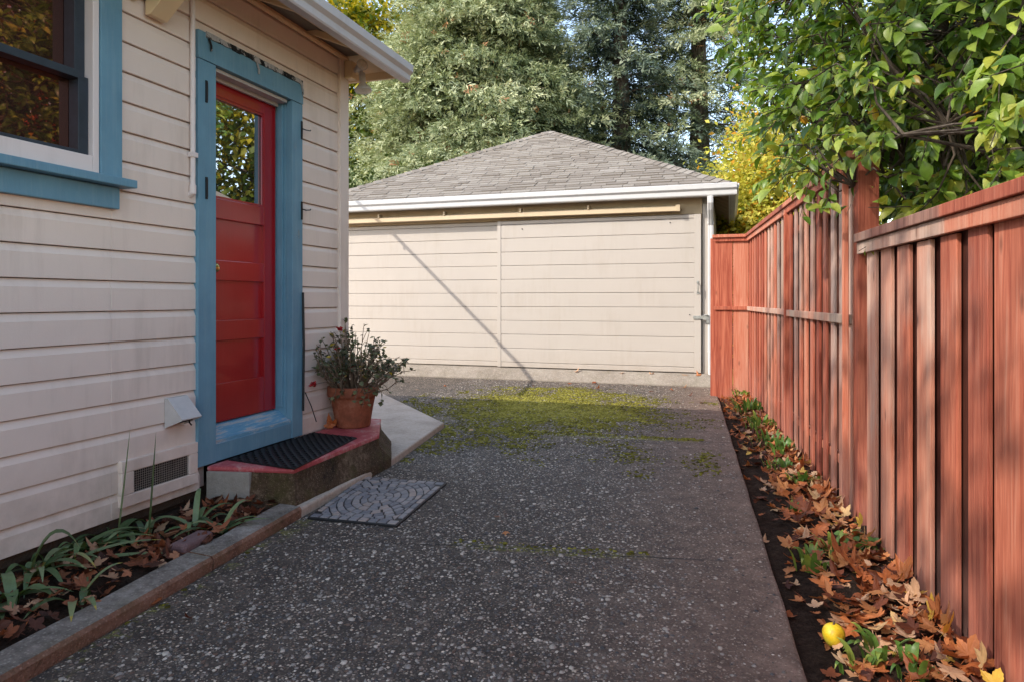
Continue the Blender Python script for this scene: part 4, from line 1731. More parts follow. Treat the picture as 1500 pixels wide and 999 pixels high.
gs.ext_y([(rx1 - a, REZ - .148 + b*.92) for a, b in GP2], ry0_ - .02, ry1_)
gs.build('gutter', 'white_paint', garage, bevel=.002)
dn = MB()
dxx = GX1 - .012


def rect_pipe(mb, pts, w_=.075, d_=.055):
    vs, fs = [], []
    for (x_, y_, z_) in pts:
        # lightly corrugated rectangle
        ring = []
        for k in range(16):
            a = 2 * math.pi * (k + .5) / 16
            cx_, sy_ = math.cos(a), math.sin(a)
            m_ = max(abs(cx_), abs(sy_))
            rr = 1 - (.10 if k % 2 else 0)
            ring.append((x_ + w_ / 2 * cx_ / m_ * rr, y_ + d_ / 2 * sy_ / m_ * rr, z_))
        vs += ring
    n = 16
    for i in range(len(pts) - 1):
        for k in range(n):
            fs.append((i * n + k, i * n + (k + 1) % n, (i + 1) * n + (k + 1) % n, (i + 1) * n + k))
    fs.append(tuple(range(n))[::-1])
    fs.append(tuple(range((len(pts) - 1) * n, len(pts) * n)))
    mb.add(vs, fs)


rect_pipe(dn, [(dxx, ry0_ - .05, REZ - .15), (dxx, ry0_ - .048, REZ - .24), (dxx, ry0_ + .0, REZ - .33), (dxx, GW - .16, REZ - .44), (dxx, GW - .105, REZ - .52), (dxx, GW - .105, -.72)])
dn.box(dxx - .044, dxx + .044, GW - .140, GW - .066, REZ - .50, REZ - .47)
dn.box(dxx - .042, dxx + .042, GW - .138, GW - .066, -.70, -.68)
dn.build('downspout', 'white_paint', garage)
dn = MB()
rect_pipe(dn, [(dxx + .008, GW - .108, -.70), (dxx + .012, GW - .115, -1.0), (dxx + .014, GW - .14, -1.13)], .088, .07)
dn.build('downspout_shoe', 'white_paint', garage)

# ================================================================== FENCES
ft = Vector((-.0904, 1, 0)).normalized()          # along the fence, away from the camera
fn = Vector((-ft.y, ft.x, 0))                     # towards the driveway


def fp(y):
    return Vector((fence_x(y) + .038, y, 0))


def boards(mb, y0, y1, z0, z1, width, pitch, off, th, wear_fn, jit=.006):
    """vertical boards along the fence line; off = face distance towards the driveway"""
    s = 0.0
    Ltot = (y1 - y0) / ft.y
    i = 0
    while s < Ltot:
        wd = min(width * random.uniform(.97, 1.03), Ltot - s)
        if wd > .03:
            b = fp(y0) + ft * s + fn * (off - th + random.uniform(-.002, .002))
            jz = random.uniform(-jit, jit)
            lean = random.uniform(-.004, .004)
            mb.obox(b + Vector((0, 0, z0)), ft * wd, fn * th, Vector((0, 0, z1 - z0 + jz)) + ft * lean, wear_fn(i, s))
        i += 1
        s = pitch * i + random.uniform(-.006, .006)


# near, lower length
NY0, NY1, NT_ = -2.6, 3.86, .335
fnear = empty('low_fence', 'lower red board fence with flat capping rail nearest the camera', 'fence', (fence_x(2.5), 2.5, -1.15))
bd = MB()
NYS = NY0 + 22 * .232 * ft.y
boards(bd, NY0, NYS - .03, -1.19, NT_ - .10, .196, .232, .036, .016, lambda i, s: random.choice((.01, .05, .12, .3)))
boards(bd, NYS, NY1, -1.19, NT_ - .10, .142, .232, .036, .016, lambda i, s: random.choice((.5, .72)) if s > .3 else .25)
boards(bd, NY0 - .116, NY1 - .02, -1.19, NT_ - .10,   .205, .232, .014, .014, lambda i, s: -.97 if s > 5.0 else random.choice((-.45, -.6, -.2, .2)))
bd.build('boards', 'fence_timber', fnear, bevel=.002, segs=1)
rl = MB()
o_ = fp(NY0)
LL = (NY1 - NY0) / ft.y


def rail_run(mb, ys, z0, z1, d0, d1, wear):
    for a, b in zip(ys[:-1], ys[1:]):
        q = fp(a + .002) + fn * d0
        mb.obox(q + Vector((0, 0, z0)), ft * ((b - a - .004) / ft.y), fn * (d1 - d0), (0, 0, z1 - z0), wear)


for (ra_, rb_, w1_, w2_) in ((NY0, 1.2, .05, .1), (1.2, 2.75, .15, .1), (2.75, NY1 - .003, .72, .62)):
    rail_run(rl, [ra_, rb_], NT_ - .102, NT_ - .045, .0385, .062, w1_)
    rail_run(rl, [ra_, rb_ + .0025], NT_ - .043, NT_, -.055, .078, w2_)
rail_run(rl, [NY0, NY1 - .01], NT_ - .102, NT_ - .045, -.03, .0005, .3)
rl.build('capping_rail', 'fence_timber', fnear, bevel=.003)
for yy in (-2.4, 0.2, 2.5):
    bp = MB()
    q = fp(yy) - fn * .115
    bp.obox(q + Vector((0, 0, -1.2)), ft * .09, fn * .09, (0, 0, 1.42), .2)
    bp.build('post', 'fence_timber', fnear)
for zz_ in (-.95, -.3):
    rr_ = MB()
    rail_run(rr_, [NY0, NY1], zz_, zz_ + .08, -.06, -.021, .2)
    rr_.build('rear_rail', 'fence_timber', fnear)

# far, higher length
FY0, FY1, FT = 3.98, 8.55, .785
ffar = empty('tall_fence', 'taller red board fence with middle rail running back to the garage', 'fence', (fence_x(6), 6, -1.15))
bd = MB()
boards(bd, FY0 + .04, FY1, -1.19, FT - .085, .086, .198, .042, .016, lambda i, s: random.choice((.2, .35, .5, .7)) if s < 3.0 else random.choice((.02, .1, .2)))
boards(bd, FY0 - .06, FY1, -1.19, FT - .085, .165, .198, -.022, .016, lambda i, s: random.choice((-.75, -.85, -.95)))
bd.build('boards', 'fence_timber', ffar, bevel=.002, segs=1)
rl = MB()
rail_run(rl, [FY0 + .03, 5.95, FY1 + .04], FT - .088, FT - .04, .044, .064, .25)
rail_run(rl, [FY0 - .02, 5.95, FY1 + .06], FT - .038, FT, -.06, .082, .25)
rl.build('capping_rail', 'fence_timber', ffar, bevel=.003)
ml = MB()
rail_run(ml, [FY0 + .035, 5.95], -.128, -.078, .0435, .064, .85)
rail_run(ml, [5.952, FY1 - .02], -.122, -.074, .0435, .064, .6)
for zz_ in (-.95, .52):
    rail_run(ml, [FY0 + .03, FY1], zz_, zz_ + .05, -.008, .022, .1)
ml.build('middle_rail', 'fence_timber', ffar, bevel=.003)
pp = MB()
q = fp(FY0 - .085) - fn * .055
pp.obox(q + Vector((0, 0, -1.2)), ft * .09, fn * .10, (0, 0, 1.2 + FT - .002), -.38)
q = fp(FY0 + .008) + fn * .066
pp.obox(q + Vector((0, 0, -1.2)), ft * .022, fn * .03, (0, 0, 1.2 + FT - .1), .1)
pp.build('post', 'fence_timber', ffar, bevel=.004)
pp = MB()
q = fp(5.90) + fn * .03
pp.obox(q + Vector((0, 0, -1.2)), ft * .045, fn * .046, (0, 0, 1.2 + FT - .09), .12)
q = fp(5.90) - fn * .105
pp.obox(q + Vector((0, 0, -1.2)), ft * .09, fn * .06, (0, 0, 1.2 + FT - .09), .12)
pp.build('post', 'fence_timber', ffar, bevel=.004)

# short return to the garage
RY = 8.57
rx_a, rx_b = -.165, fence_x(RY) + .03
fret = empty('return_fence', 'short bright red fence panel of two boards facing the camera by the downspout', 'fence', (.03, RY, -1.15))
bd = MB()
mid_ = (rx_a + rx_b) / 2 - .005
bd.box(rx_a, mid_ - .003, RY, RY + .018, -1.19, FT - .06, .02)
bd.box(mid_ + .003, rx_b - .035, RY + .004, RY + .022, -1.19, FT - .06, .08)
bd.build('boards', 'fence_timber', fret, bevel=.002)
rl = MB()
rl.box(rx_a - .02, rx_b - .036, RY - .022, RY - .0005, FT - .085, FT - .04, .1)
rl.box(rx_a - .035, rx_b - .03, RY - .045, RY + .06, FT - .038, FT - .002, .15)
rl.build('capping_rail', 'fence_timber', fret, bevel=.003)
rl = MB()
rl.box(rx_a - .02, rx_b - .036, RY - .022, RY - .001, -.118, -.075, .3)
rl.build('middle_rail', 'fence_timber', fret, bevel=.003)
rl = MB()
rl.box(rx_b - .032, rx_b + .05, RY + .0, RY + .09, -1.2, FT - .04, .1)
rl.build('post', 'fence_timber', fret, bevel=.003)
rl = MB()
rl.box(rx_a - .06, rx_a + .03, RY + .03, RY + .12, -1.2, FT - .04, .1)
rl.build('post', 'fence_timber', fret, bevel=.003)

# ================================================================== TREES


def limb(mb, a, b, r0, r1, wob=.12, n=7, seed=0, sag=0.0):
    rr = random.Random(seed)
    a, b = Vector(a), Vector(b)
    L_ = (b - a).length
    pts, rad = [], []
    for i in range(n):
        s = i / (n - 1)
        q = a.lerp(b, s)
        k = math.sin(math.pi * s)
        q = q + Vector((rr.uniform(-1, 1), rr.uniform(-1, 1), rr.uniform(-.6, .6))) * wob * L_ * .25 * k + Vector((0, 0, sag * k))
        pts.append(q)
        rad.append(r0 + (r1 - r0) * s)
    mb.tube(pts, rad, 7, False)
    return pts


# ---- conifers
def conifer(name, label, base, zmin, H, rad, nbr, nspr, mat, seed, size, tone0, open_=0.0, group=None):
    r = np.random.default_rng(seed)
    root = empty(name, label, 'tree', base, group)
    tb = MB()
    bx, by, bz = base
    tb.tube([(bx, by, bz), (bx + .1, by, bz + H * .3), (bx, by + .1, bz + H * .7), (bx, by, bz + H)], [.55, .42, .22, .04], 10, False)
    P, A, N, T = [], [], [], []
    for i in range(nbr):
        q = r.random()
        z = zmin + (H + bz - zmin - .5) * q ** .9
        s = (z - zmin) / (H + bz - zmin)
        Rr = rad * (1 - s) ** .75 * r.uniform(.55, 1.08)
        if Rr < .3:
            Rr = .3
        a = r.uniform(0, 2 * math.pi)
        d = np.array([math.cos(a), math.sin(a), 0])
        lat = np.array([-d[1], d[0], 0])
        droop = r.uniform(.12, .5)
        rise = r.uniform(-.02, .30)
        if r.random() < .45:
            pts = []
            for k_ in range(5):
                ss = k_ / 4 * .9
                pts.append((bx + d[0] * Rr * ss, by + d[1] * Rr * ss, z + Rr * (rise * ss - droop * ss * ss)))
            tb.tube(pts, [.06, .045, .03, .02, .008], 5, False)
        n = int(nspr * (.5 + Rr / rad))
        u = r.uniform(.04, 1, n) ** .75
        w_ = (r.normal(size=n)) * .20 * Rr * (1.05 - .55 * u)
        c = np.array([bx, by, z]) + d * (Rr * u)[:, None] + lat * w_[:, None]
        c[:, 2] += Rr * (rise * u - droop * u * u) - np.abs(w_) * .35 + r.normal(size=n) * .12
        ax = d * 1.0 + lat * (np.sign(w_) * r.uniform(.1, 1.1, n))[:, None] + r.normal(size=(n, 3)) * .35
        ax[:, 2] -= r.uniform(-.2, .9, n)
        P.append(c)
        A.append(ax)
        nn = r.normal(size=(n, 3)) * .6
        nn[:, 2] += .45
        nn += d * .9
        N.append(nn)
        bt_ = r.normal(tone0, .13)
        T.append(np.clip(bt_ + (u - .78) * .95 + r.normal(size=n) * .15, 0, .93))  # crown shading baked into tone: dark near trunk, bright at tips
    P, A, N, T = map(np.concatenate, (P, A, N, T))
    if name == 'redwood_tree':
        dead = r.random(len(T)) < .012
        T[dead] = 1
    n = len(P)
    L_ = r.uniform(.6, 1.3, n) * size
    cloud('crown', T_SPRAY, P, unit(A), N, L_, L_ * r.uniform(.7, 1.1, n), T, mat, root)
    tb.build('trunk', 'bark', root)
    return root


conifer('redwood_tree', 'big grey-green redwood rising directly behind the garage roof', (-9.2, 25.0, -1.2), 2.2, 19, 6.5, 1500, 110, 'redwood_green', 11, .37, .55)
conifer('redwood_tree', 'second redwood at the right of the garage ridge, its lit sprays against the sky', (-1.2, 27.5, -1.2), 1.5, 20, 4.6, 260, 70, 'redwood_green', 13, .34, .50)
conifer('cedar_tree', 'dark blue-green cedar with sky showing through, behind the garage ridge', (-4.0, 26, -1.2), 2.0, 18, 4.8, 235, 74, 'cedar_blue', 12, .40, .5)


def broadleaf(name, label, base, ctr, rad, nclump, nleaf, leaf, mat, seed, tone=(.5, .22), clump_r=.35, trunk_r=.14, tmpl=T_LEAF, shell=.55, tone_h=0.0):
    r = np.random.default_rng(seed)
    root = empty(name, label, 'tree', base)
    tb = MB()
    b, c = np.array(base, float), np.array(ctr, float)
    rad = np.array(rad, float)
    top = c + np.array([0, 0, rad[2] * .3])
    tp = limb(tb, b, top, trunk_r, trunk_r * .35, .10, 7, seed)
    d = unit(r.normal(size=(nclump, 3)))
    rr = r.uniform(shell ** 2, 1, nclump) ** .5 * (1 + .16 * np.sin(d[:, 0] * 5 + seed) + .12 * np.sin(d[:, 1] * 7 + d[:, 2] * 6))
    cc = c + d * rr[:, None] * rad
    P, A, N, T = [], [], [], []
    for i in range(nclump):
        if i % 4 == 0:
            s = random.choice(tp[2:])
            limb(tb, s, cc[i], trunk_r * .28, .008, .25, 5, seed * 100 + i)
        n = int(nleaf * r.uniform(.6, 1.4))
        off = r.normal(size=(n, 3)) * clump_r * np.array([1, 1, .7])
        P.append(cc[i] + off)
        ax = unit(off) * .7 + d[i] * .5 + r.normal(size=(n, 3)) * .5
        ax[:, 2] -= .35
        A.append(ax)
        nn = r.normal(size=(n, 3)) * .6 + d[i] * .5
        nn[:, 2] += .8
        N.append(nn)
        T.append(np.clip(r.normal(tone[0] + tone_h * (cc[i][2] - c[2]) / rad[2], .12) + r.normal(size=n) * tone[1], 0, 1))
    P, A, N, T = map(np.concatenate, (P, A, N, T))
    n = len(P)
    L_ = leaf * r.uniform(.7, 1.25, n)
    cloud('crown', tmpl, P, unit(A), N, L_, L_ * .62, T, mat, root)
    tb.build('trunk', 'bark', root)
    return root


broadleaf('yellow_tree', 'bright yellow leaved small tree between the garage corner and the red fence', (.9, 14.2, -1.2), (.95, 14.0, 1.35), (1.75, 1.6, 2.05), 260, 125, .105, 'yellow_leaf', 21, (.56, .22), .26, .10, tone_h=.12)
broadleaf('golden_tree', 'golden and green tree showing above the house gutter at the left', (-20.5, 33.0, -1.2), (-20.5, 33.0, 9.0), (5.0, 4.5, 9.6), 420, 80, .34, 'gold_green_leaf', 22, (.52, .2), .45, .2, tone_h=.38)
broadleaf('dark_shrub_tree', 'dark green shrubby tree low behind the garage on the left', (-10.5, 20, -1.2), (-10.5, 20, 1.6), (3.0, 2.4, 2.8), 170, 70, .2, 'shade_leaf', 23, (.45, .25), .4, .16)
broadleaf('red_maple', 'red autumn maple beyond the fence that the house window mirrors', (9.8, 9.6, -1.2), (9.5, 9.3, 4.2), (4.0, 4.2, 4.0), 330, 60, .24, 'maple_red', 24, (.5, .25), .45, .2)
broadleaf('garden_tree', 'yellowing tree beyond the fence that the door glass mirrors', (5.6, 16.0, -1.2), (5.6, 15.8, 4.2), (2.8, 2.6, 3.6), 230, 60, .22, 'gold_green_leaf', 25, (.6, .22), .42, .18, tone_h=.1)

# tree beyond the roof whose leaves dapple the fence with shade
r = np.random.default_rng(31)
root = empty('shade_tree', 'sparse tree behind the house whose leaves dapple the red fence', 'tree', (-6.8, -5.6, -1.2))
tb = MB()
tp = limb(tb, (-6.8, -5.6, -1.2), (-5.8, -3.0, 7.2), .2, .06, .1, 8, 5)
P, A, N = [], [], []
for i in range(45):
    d = unit(r.normal(size=3))
    c = np.array([-5.7, -2.2, 6.3]) + d * r.uniform(.2, 1, 1) ** .6 * np.array([1.9, 3.4, 1.9])
    if i % 3 == 0:
        limb(tb, tp[3 + i % 5], c, .035, .01, .2, 5, i)
    n = int(r.uniform(20, 62))
    off = r.normal(size=(n, 3)) * np.array([.20, .20, .38])
    P.append(c + off)
    A.append(r.normal(size=(n, 3)))
    N.append(r.normal(size=(n, 3)) + np.array([0, 0, .8]))
P, A, N = map(np.concatenate, (P, A, N))
cloud('crown', T_LEAF, P, unit(A), N, .14, .10, r.random(len(P)), 'shade_leaf', root)
tb.build('trunk', 'bark', root)

# ---- quince hanging over the fence
r = np.random.default_rng(41)
root = empty('quince_tree', 'broad leaved green tree hanging over the red fence at upper right', 'tree', (2.15, 5.2, -1.2))
tb = MB()
trunk = limb(tb, (2.15, 5.2, -1.2), (2.0, 5.0, 1.6), .11, .07, .08, 6, 1)
P, A, N, T = [], [], [], []


def bare(ym):
    return ym


def twig_leaves(pts, n, tone_c, big=1.0):
    pts = [np.array(q[:]) for q in pts]
    for k_ in range(n):
        s = r.uniform(.05, 1.0) * (len(pts) - 1)
        i = min(int(s), len(pts) - 2)
        q = pts[i] + (pts[i + 1] - pts[i]) * (s - i)
        tdir = unit(pts[i + 1] - pts[i])
        side = unit(np.cross(tdir, r.normal(size=3)))
        ax = tdir * r.uniform(.3, 1.0) + side * r.uniform(.5, 1.1) + np.array([0, 0, -r.uniform(0, .55)])
        P.append(q + side * .012)
        A.append(ax)
        nn = np.array([r.normal() * .4 - .55, r.normal() * .4 - .6, .85])
        N.append(nn)
        T.append(min(.95, max(0, r.normal(tone_c, .22))) if r.random() > .012 else r.uniform(.97, 1))


def lower(y, x):
    return 0


nl = 0
limbs = []
for i in range(34):
    tgt = np.array([r.uniform(.1, 3.6), r.uniform(3.0, 7.6), r.uniform(.8, 3.7)])
    st0 = trunk[int(r.integers(2, 6))]
    limbs.append(limb(tb, st0, tgt, .035, .010, .22, 8, 300 + i, .10))
# explicit limbs that show bare in the photo, near the fence
for (a, b) in (((2.0, 4.9, 1.0), (.72, 3.35, .72)), ((1.7, 4.6, .9), (.62, 3.95, .60)), ((2.0, 4.6, 1.2), (.95, 2.75, 1.15)), ((1.9, 4.4, 1.5), (1.25, 2.85, 1.75))):
    limbs.append(limb(tb, a, b, .022, .006, .25, 8, int(a[0] * 100 + b[1] * 10), .08))
limbpts = [np.array(q[:]) for lm in limbs for q in lm[2:]]
limbpts = np.array(limbpts)
cnt = 0
tries = 0
while cnt < 3400 and tries < 60000:
    tries += 1
    skirt = cnt < 230
    if skirt:
        yq = r.uniform(2.7, 4.7)
        q = np.array([fence_x(yq) + r.uniform(-.20, .75), yq, r.uniform(.40, 1.5)])
        if q[2] < .62 + .38 * max(0, yq - 3.9) and yq > 3.9:
            continue
        if q[0] < fence_x(yq) + .05 and (q[2] < .60 or yq < 3.45):
            continue
        if yq < 3.5 and (q[0] < fence_x(yq) + .22 or q[2] < .55):
            continue
    else:
        q = np.array([r.uniform(-.35, 3.8), r.uniform(2.6, 8.0), r.uniform(.2, 4.2)])
    # crown envelope
    e = ((q[0] - 2.1) / 2.25) ** 2 + ((q[1] - 5.2) / 2.75) ** 2 + ((q[2] - 2.35) / 1.85) ** 2
    if e > 1.0 and not skirt:
        # skirt drooping over the fence line near the camera
        continue
    if e < .28 and r.random() < .55:
        continue
    # keep the air over the driveway clear of low sprays
    xr, yr = q[0] * CT + q[1] * ST, -q[0] * ST + q[1] * CT
    left_lim = .325 + max(0, (1.75 - q[2] / max(yr, .1) * 4.4)) * .095
    if q[0] < fence_x(q[1]) and xr / yr < left_lim:
        continue
    j = np.argmin(np.sum((limbpts - q) ** 2, axis=1))
    b = limbpts[j]
    out = unit(q - np.array([2.1, 5.2, 2.0])) * .8 + r.normal(size=3) * .45
    out[2] -= .15
    tip = q + unit(out) * r.uniform(.18, .42)
    m = (q * .6 + tip * .4) + r.normal(size=3) * .03
    pts = [q, m, tip]
    if np.linalg.norm(b - q) < .9:
        tb.tube([b, (b + q) / 2 + r.normal(size=3) * .04, q], [.008, .006, .004], 4, False)
    tb.tube(pts, [.004, .003, .0015], 4, False)
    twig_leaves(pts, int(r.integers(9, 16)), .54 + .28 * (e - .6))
    cnt += 1
n = len(P)
L_ = r.uniform(.048, .098, n) * np.where(r.random(n) < .12, 1.25, 1)
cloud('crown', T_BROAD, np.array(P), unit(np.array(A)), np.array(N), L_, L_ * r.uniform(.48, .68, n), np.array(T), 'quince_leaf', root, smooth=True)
tb.build('trunk', 'bark', root)

# ================================================================== BED PLANTING


def soil_right(x, y):
    s = (x - drive_x(y)) / (fence_x(y) - drive_x(y))
    return RB0 + (RB1 - RB0) * min(1, max(0, s))


def blade(vs, fs, tones, base, mid, tip, w0, tone, n=9, fold=.25):
    base, mid, tip = Vector(base), Vector(mid), Vector(tip)
    b0 = len(vs)
    for i in range(n + 1):
        s = i / n
        q = base * (1 - s) ** 2 + mid * (2 * s * (1 - s)) + tip * s * s
        d = (mid - base) * (2 * (1 - s)) + (tip - mid) * (2 * s)
        d.normalize()
        sd = d.cross(Vector((0, 0, 1)))
        if sd.length < .15:
            sd = d.cross(Vector((.6, .8, 0)))
        sd.normalize()
        nm = sd.cross(d)
        w_ = 1.75 * w0 * (1 - s ** 3) * (.75 + .5 * min(1, s * 4) * .5) + .0005
        vs += [q - sd * w_ + nm * w_ * fold, q, q + sd * w_ + nm * w_ * fold]
    for i in range(n):
        a = b0 + i * 3
        fs += [(a, a + 3, a + 4, a + 1), (a + 1, a + 4, a + 5, a + 2)]
        tt = tone + (.45 if (i > n - 2 and random.random() < .5) else 0)
        tones += [min(1, tt)] * 2


def blade_mesh(name, vs, fs, tones, mat, parent):
    me = bpy.data.meshes.new(name)
    off = parent.location if parent else Vector((0, 0, 0))
    me.from_pydata([(Vector(q) - off)[:] for q in vs], [], fs)
    at = me.attributes.new('tone', 'FLOAT', 'FACE')
    at.data.foreach_set('value', tones)
    me.materials.append(M[mat])
    me.polygons.foreach_set('use_smooth', [True] * len(fs))
    o = bpy.data.objects.new(name, me)
    COL.objects.link(o)
    o.parent = parent
    return o


# left bed: strap-leaved clumps (base, then for each blade: reach x, reach y, rise, droop, width)
LBZ = -1.112


def strap_clump(u, v, blades, label, extra=3, seed=0, tone=.5):
    rr = random.Random(seed)
    extra += 3
    x_, y_ = gp(u, v, LBZ)
    x_ = max(x_, HX + .05)
    o = empty('strap_plant', label, 'plant', (x_, y_, LBZ), 'strap leaved plants in the bed by the house')
    vs, fs, tn = [], [], []
    for (dx, dy, hm, ht, w_) in blades:
        b = Vector((x_ + rr.uniform(-.02, .02), y_ + rr.uniform(-.02, .02), LBZ - .01))
        blade(vs, fs, tn, b, b + Vector((dx * .45, dy * .45, hm)), b + Vector((dx, dy, ht)), w_, min(.85, max(0, tone + rr.uniform(-.25, .25))))
    for q in range(extra):
        a = rr.uniform(0, 6.28)
        L_ = rr.uniform(.10, .26)
        b = Vector((x_ + rr.uniform(-.03, .03), y_ + rr.uniform(-.03, .03), LBZ - .01))
        e = b + Vector((math.cos(a) * L_, math.sin(a) * L_, rr.uniform(.0, .06)))
        e.x = max(e.x, HX + .02)
        blade(vs, fs, tn, b, b.lerp(e, .5) + Vector((0, 0, rr.uniform(.06, .14))), e, rr.uniform(.006, .012), rr.uniform(.1, .95))
    blade_mesh('leaves', vs, fs, tn, 'strap_leaf', o)
    return o


strap_clump(160, 790, [(.03, .05, .25, .53, .013), (-.02, .2, .12, .03, .014)], 'upright strap leaves rising past the vent frame, taller left blade', 4, 1)
strap_clump(207, 788, [(.0, .05, .28, .50, .013), (.12, .15, .16, .02, .010)], 'single tall blade standing before the wire vent', 3, 2)
strap_clump(43, 848, [(.12, .13, .30, .10, .019), (.05, .2, .12, .02, .012), (-.02, -.1, .15, .0, .012)], 'broad blade folded over against the siding at lower left', 5, 3)
strap_clump(115, 812, [(.22, .22, .10, .05, .015), (.14, .26, .13, .06, .013), (.2, .12, .10, .02, .014)], 'arching strap leaves spreading towards the kerb in mid bed', 5, 4)
strap_clump(80, 830, [(.38, .22, .05, .03, .014), (.25, .3, .09, .05, .012)], 'long pale blade lying flat across the bed', 4, 5)
strap_clump(8, 885, [(.15, .05, .12, .03, .016), (.18, .12, .08, .03, .014), (.1, -.05, .13, .0, .014)], 'low strap leaves at the left edge of the picture', 7, 6)
strap_clump(290, 775, [(-.1, .15, .22, .16, .008), (.1, .15, .14, .10, .009)], 'thin arching blades under the vent corner', 3, 7, .6)
strap_clump(322, 778, [(.14, .10, .07, .06, .010), (.17, .16, .07, .045, .012), (.05, .16, .18, .12, .009)], 'yellowing blades reaching over the kerb beside the step', 2, 8, .75)
strap_clump(118, 880, [(.10, .10, .13, .13, .012)], 'withered yellow blade standing by the kerb', 2, 9, .9)

# mauve brick piece
bx_, by_ = gp(283, 793, -1.085)
bk = MB()
dirb = Vector((kerb_x(3) - kerb_x(2), 1, 0)).normalized()
nb_ = Vector((dirb.y, -dirb.x, 0))
bk.obox(Vector((bx_, by_, -1.125)) - dirb * .10 - nb_ * .05, dirb * .20, nb_ * .085, (0, 0, .062))
tag(bk.build('brick', 'brick_mauve', bevel=.018, segs=3), 'rounded mauve brick lying against the kerb among leaves', 'brick')

# right bed: bulb clumps
clumps = [(1078, 566, .25, 80, 'pale yellow-green clump at the foot of the return fence', .9), (1098, 606, .20, 44, 'leafy green clump second from the garage in the fence bed', .5),
          (1128, 655, .15, 40, 'dense grassy green clump in the middle of the fence bed', .35), (1150, 690, .11, 18, 'small green clump next along towards the camera', .4),
          (1130, 686, .10, 10, 'few green shoots at the driveway edge of the bed', .5), (1188, 826, .12, 16, 'spread green shoots halfway down the bed', .6),
          (1222, 812, .11, 14, 'green shoots crowded between orange leaves', .55), (1252, 976, .11, 7, 'few bent green shoots between the yellow fruit and the driveway edge', .7),
          (1290, 962, .13, 10, 'green shoots just right of the yellow fruit', .5), (1335, 985, .12, 8, 'green shoots at the bottom corner by the fence', .5), (1160, 748, .08, 9, 'low green shoots among brown leaves', .45),
          (1113, 628, .17, 40, 'bright green tuft between the two clumps nearest the garage end', .6), (1146, 668, .15, 30, 'mid green tuft crowded behind the dense grassy clump', .45),
          (1088, 584, .18, 40, 'sunlit green tuft just in front of the pale yellow-green clump', .75), (1176, 712, .12, 16, 'thin green tuft at the fence side of the bed', .55)]
for i, (u, v, h_, nb, lab, tn0) in enumerate(clumps):
    rr = random.Random(60 + i)
    x_, y_ = gp(u, v, -1.17)
    z_ = soil_right(x_, y_)
    o = empty('bulb_plant', lab, 'plant', (x_, y_, z_), 'green clumps in the bed along the fence')
    vs, fs, tn = [], [], []
    spread = .05 + .0022 * nb
    for q in range(nb):
        a = rr.uniform(0, 6.28)
        d = rr.uniform(0, spread)
        b = Vector((x_ + d * math.cos(a), y_ + d * math.sin(a), z_ - .01))
        L_ = h_ * rr.uniform(.3, .9)
        e = b + Vector((math.cos(a) * L_ * .7, math.sin(a) * L_ * .7, h_ * rr.uniform(.3, .95)))
        e.x = min(e.x, fence_x(e.y) - .05)
        blade(vs, fs, tn, b, b + Vector((math.cos(a) * L_ * .2, math.sin(a) * L_ * .2, h_ * .8)), e, rr.uniform(.004, .009), max(0, min(1, tn0 + rr.uniform(-.3, .25))), 6)
    blade_mesh('leaves', vs, fs, tn, 'bulb_leaf', o)

# little round-leaved weed by the fence
x_, y_ = gp(1262, 803, -1.15)
o = empty('creeping_weed', 'small round leaved weed against the fence foot', 'plant', (x_, y_, -1.16))
n = 34
pp_ = np.array([x_, y_, -1.12]) + rng.normal(size=(n, 3)) * np.array([.05, .07, .015])
aa = rng.normal(size=(n, 3)); aa[:, 2] *= .3
cloud('leaves', T_BROAD, pp_, unit(aa), np.tile([-.3, -.3, 1.0], (n, 1)) + rng.normal(size=(n, 3)) * .3, .035, .032, rng.uniform(.2, .7, n), 'bulb_leaf', o)

# the yellow fruit
x_, y_ = gp(1221, 932, -1.15)
fz_ = soil_right(x_, y_)
fr = MB()
prof = []
for i in range(15):
    a = -math.pi / 2 + math.pi * i / 14
    rr_1 = .036 * math.cos(a) * (1 + .06 * math.sin(a * 2)) + .0004
    zz1 = .040 * math.sin(a) * (1 - .12 * (1 if i in (0, 14) else 0))
    prof.append((rr_1, zz1 + .040))
fr.lathe(prof, (x_, y_, fz_), 24, .02)
fo = fr.build('yellow_fruit', 'quince_skin', smooth=True)
tag(fo, 'single yellow fruit lying on the soil by fallen leaves', 'fruit')
stx = MB()
stx.tube([(x_, y_, fz_ + .074), (x_ + .004, y_ + .006, fz_ + .088)], [.004, .003], 6)
s_ = stx.build('stem', 'fruit_stem', fo)

# ================================================================== FALLEN LEAVES
# litter carpet of the right bed (nobody could count it)
r = np.random.default_rng(51)


def litter(n, fn_xy, size, mat, name, tone_fn, tilt=.5, lift=.03):
    groups = {}
    P, A, N, S, T, K = [], [], [], [], [], []
    for i in range(n):
        x_, y_, z_ = fn_xy()
        P.append((x_, y_, z_ + r.uniform(.004, lift)))
        a = r.uniform(0, 6.28)
        A.append((math.cos(a), math.sin(a), r.normal() * tilt * .5))
        N.append((r.normal() * tilt, r.normal() * tilt, 1))
        S.append(size * r.uniform(.6, 1.25))
        T.append(tone_fn())
        K.append(r.integers(0, len(MAPLES)))
    return map(np.array, (P, A, N, S, T, K))


def right_xy():
    while True:
        y_ = 1.9 + 7.2 * r.random() ** 1.15
        s = min(1, max(.03, 1 - abs(r.normal()) * .36)) if r.random() < .80 else r.uniform(.05, 1)
        x_ = drive_x(y_) + (fence_x(y_) - .03 - drive_x(y_)) * s
        return x_, y_, soil_right(x_, y_) + .055 * max(0, s - .55) * r.random() * 2


def tone_right():
    q = r.random()
    return r.uniform(.0, .3) if q < .30 else (r.uniform(.3, .62) if q < .68 else (r.uniform(.62, .9) if q < .96 else r.uniform(.9, 1)))


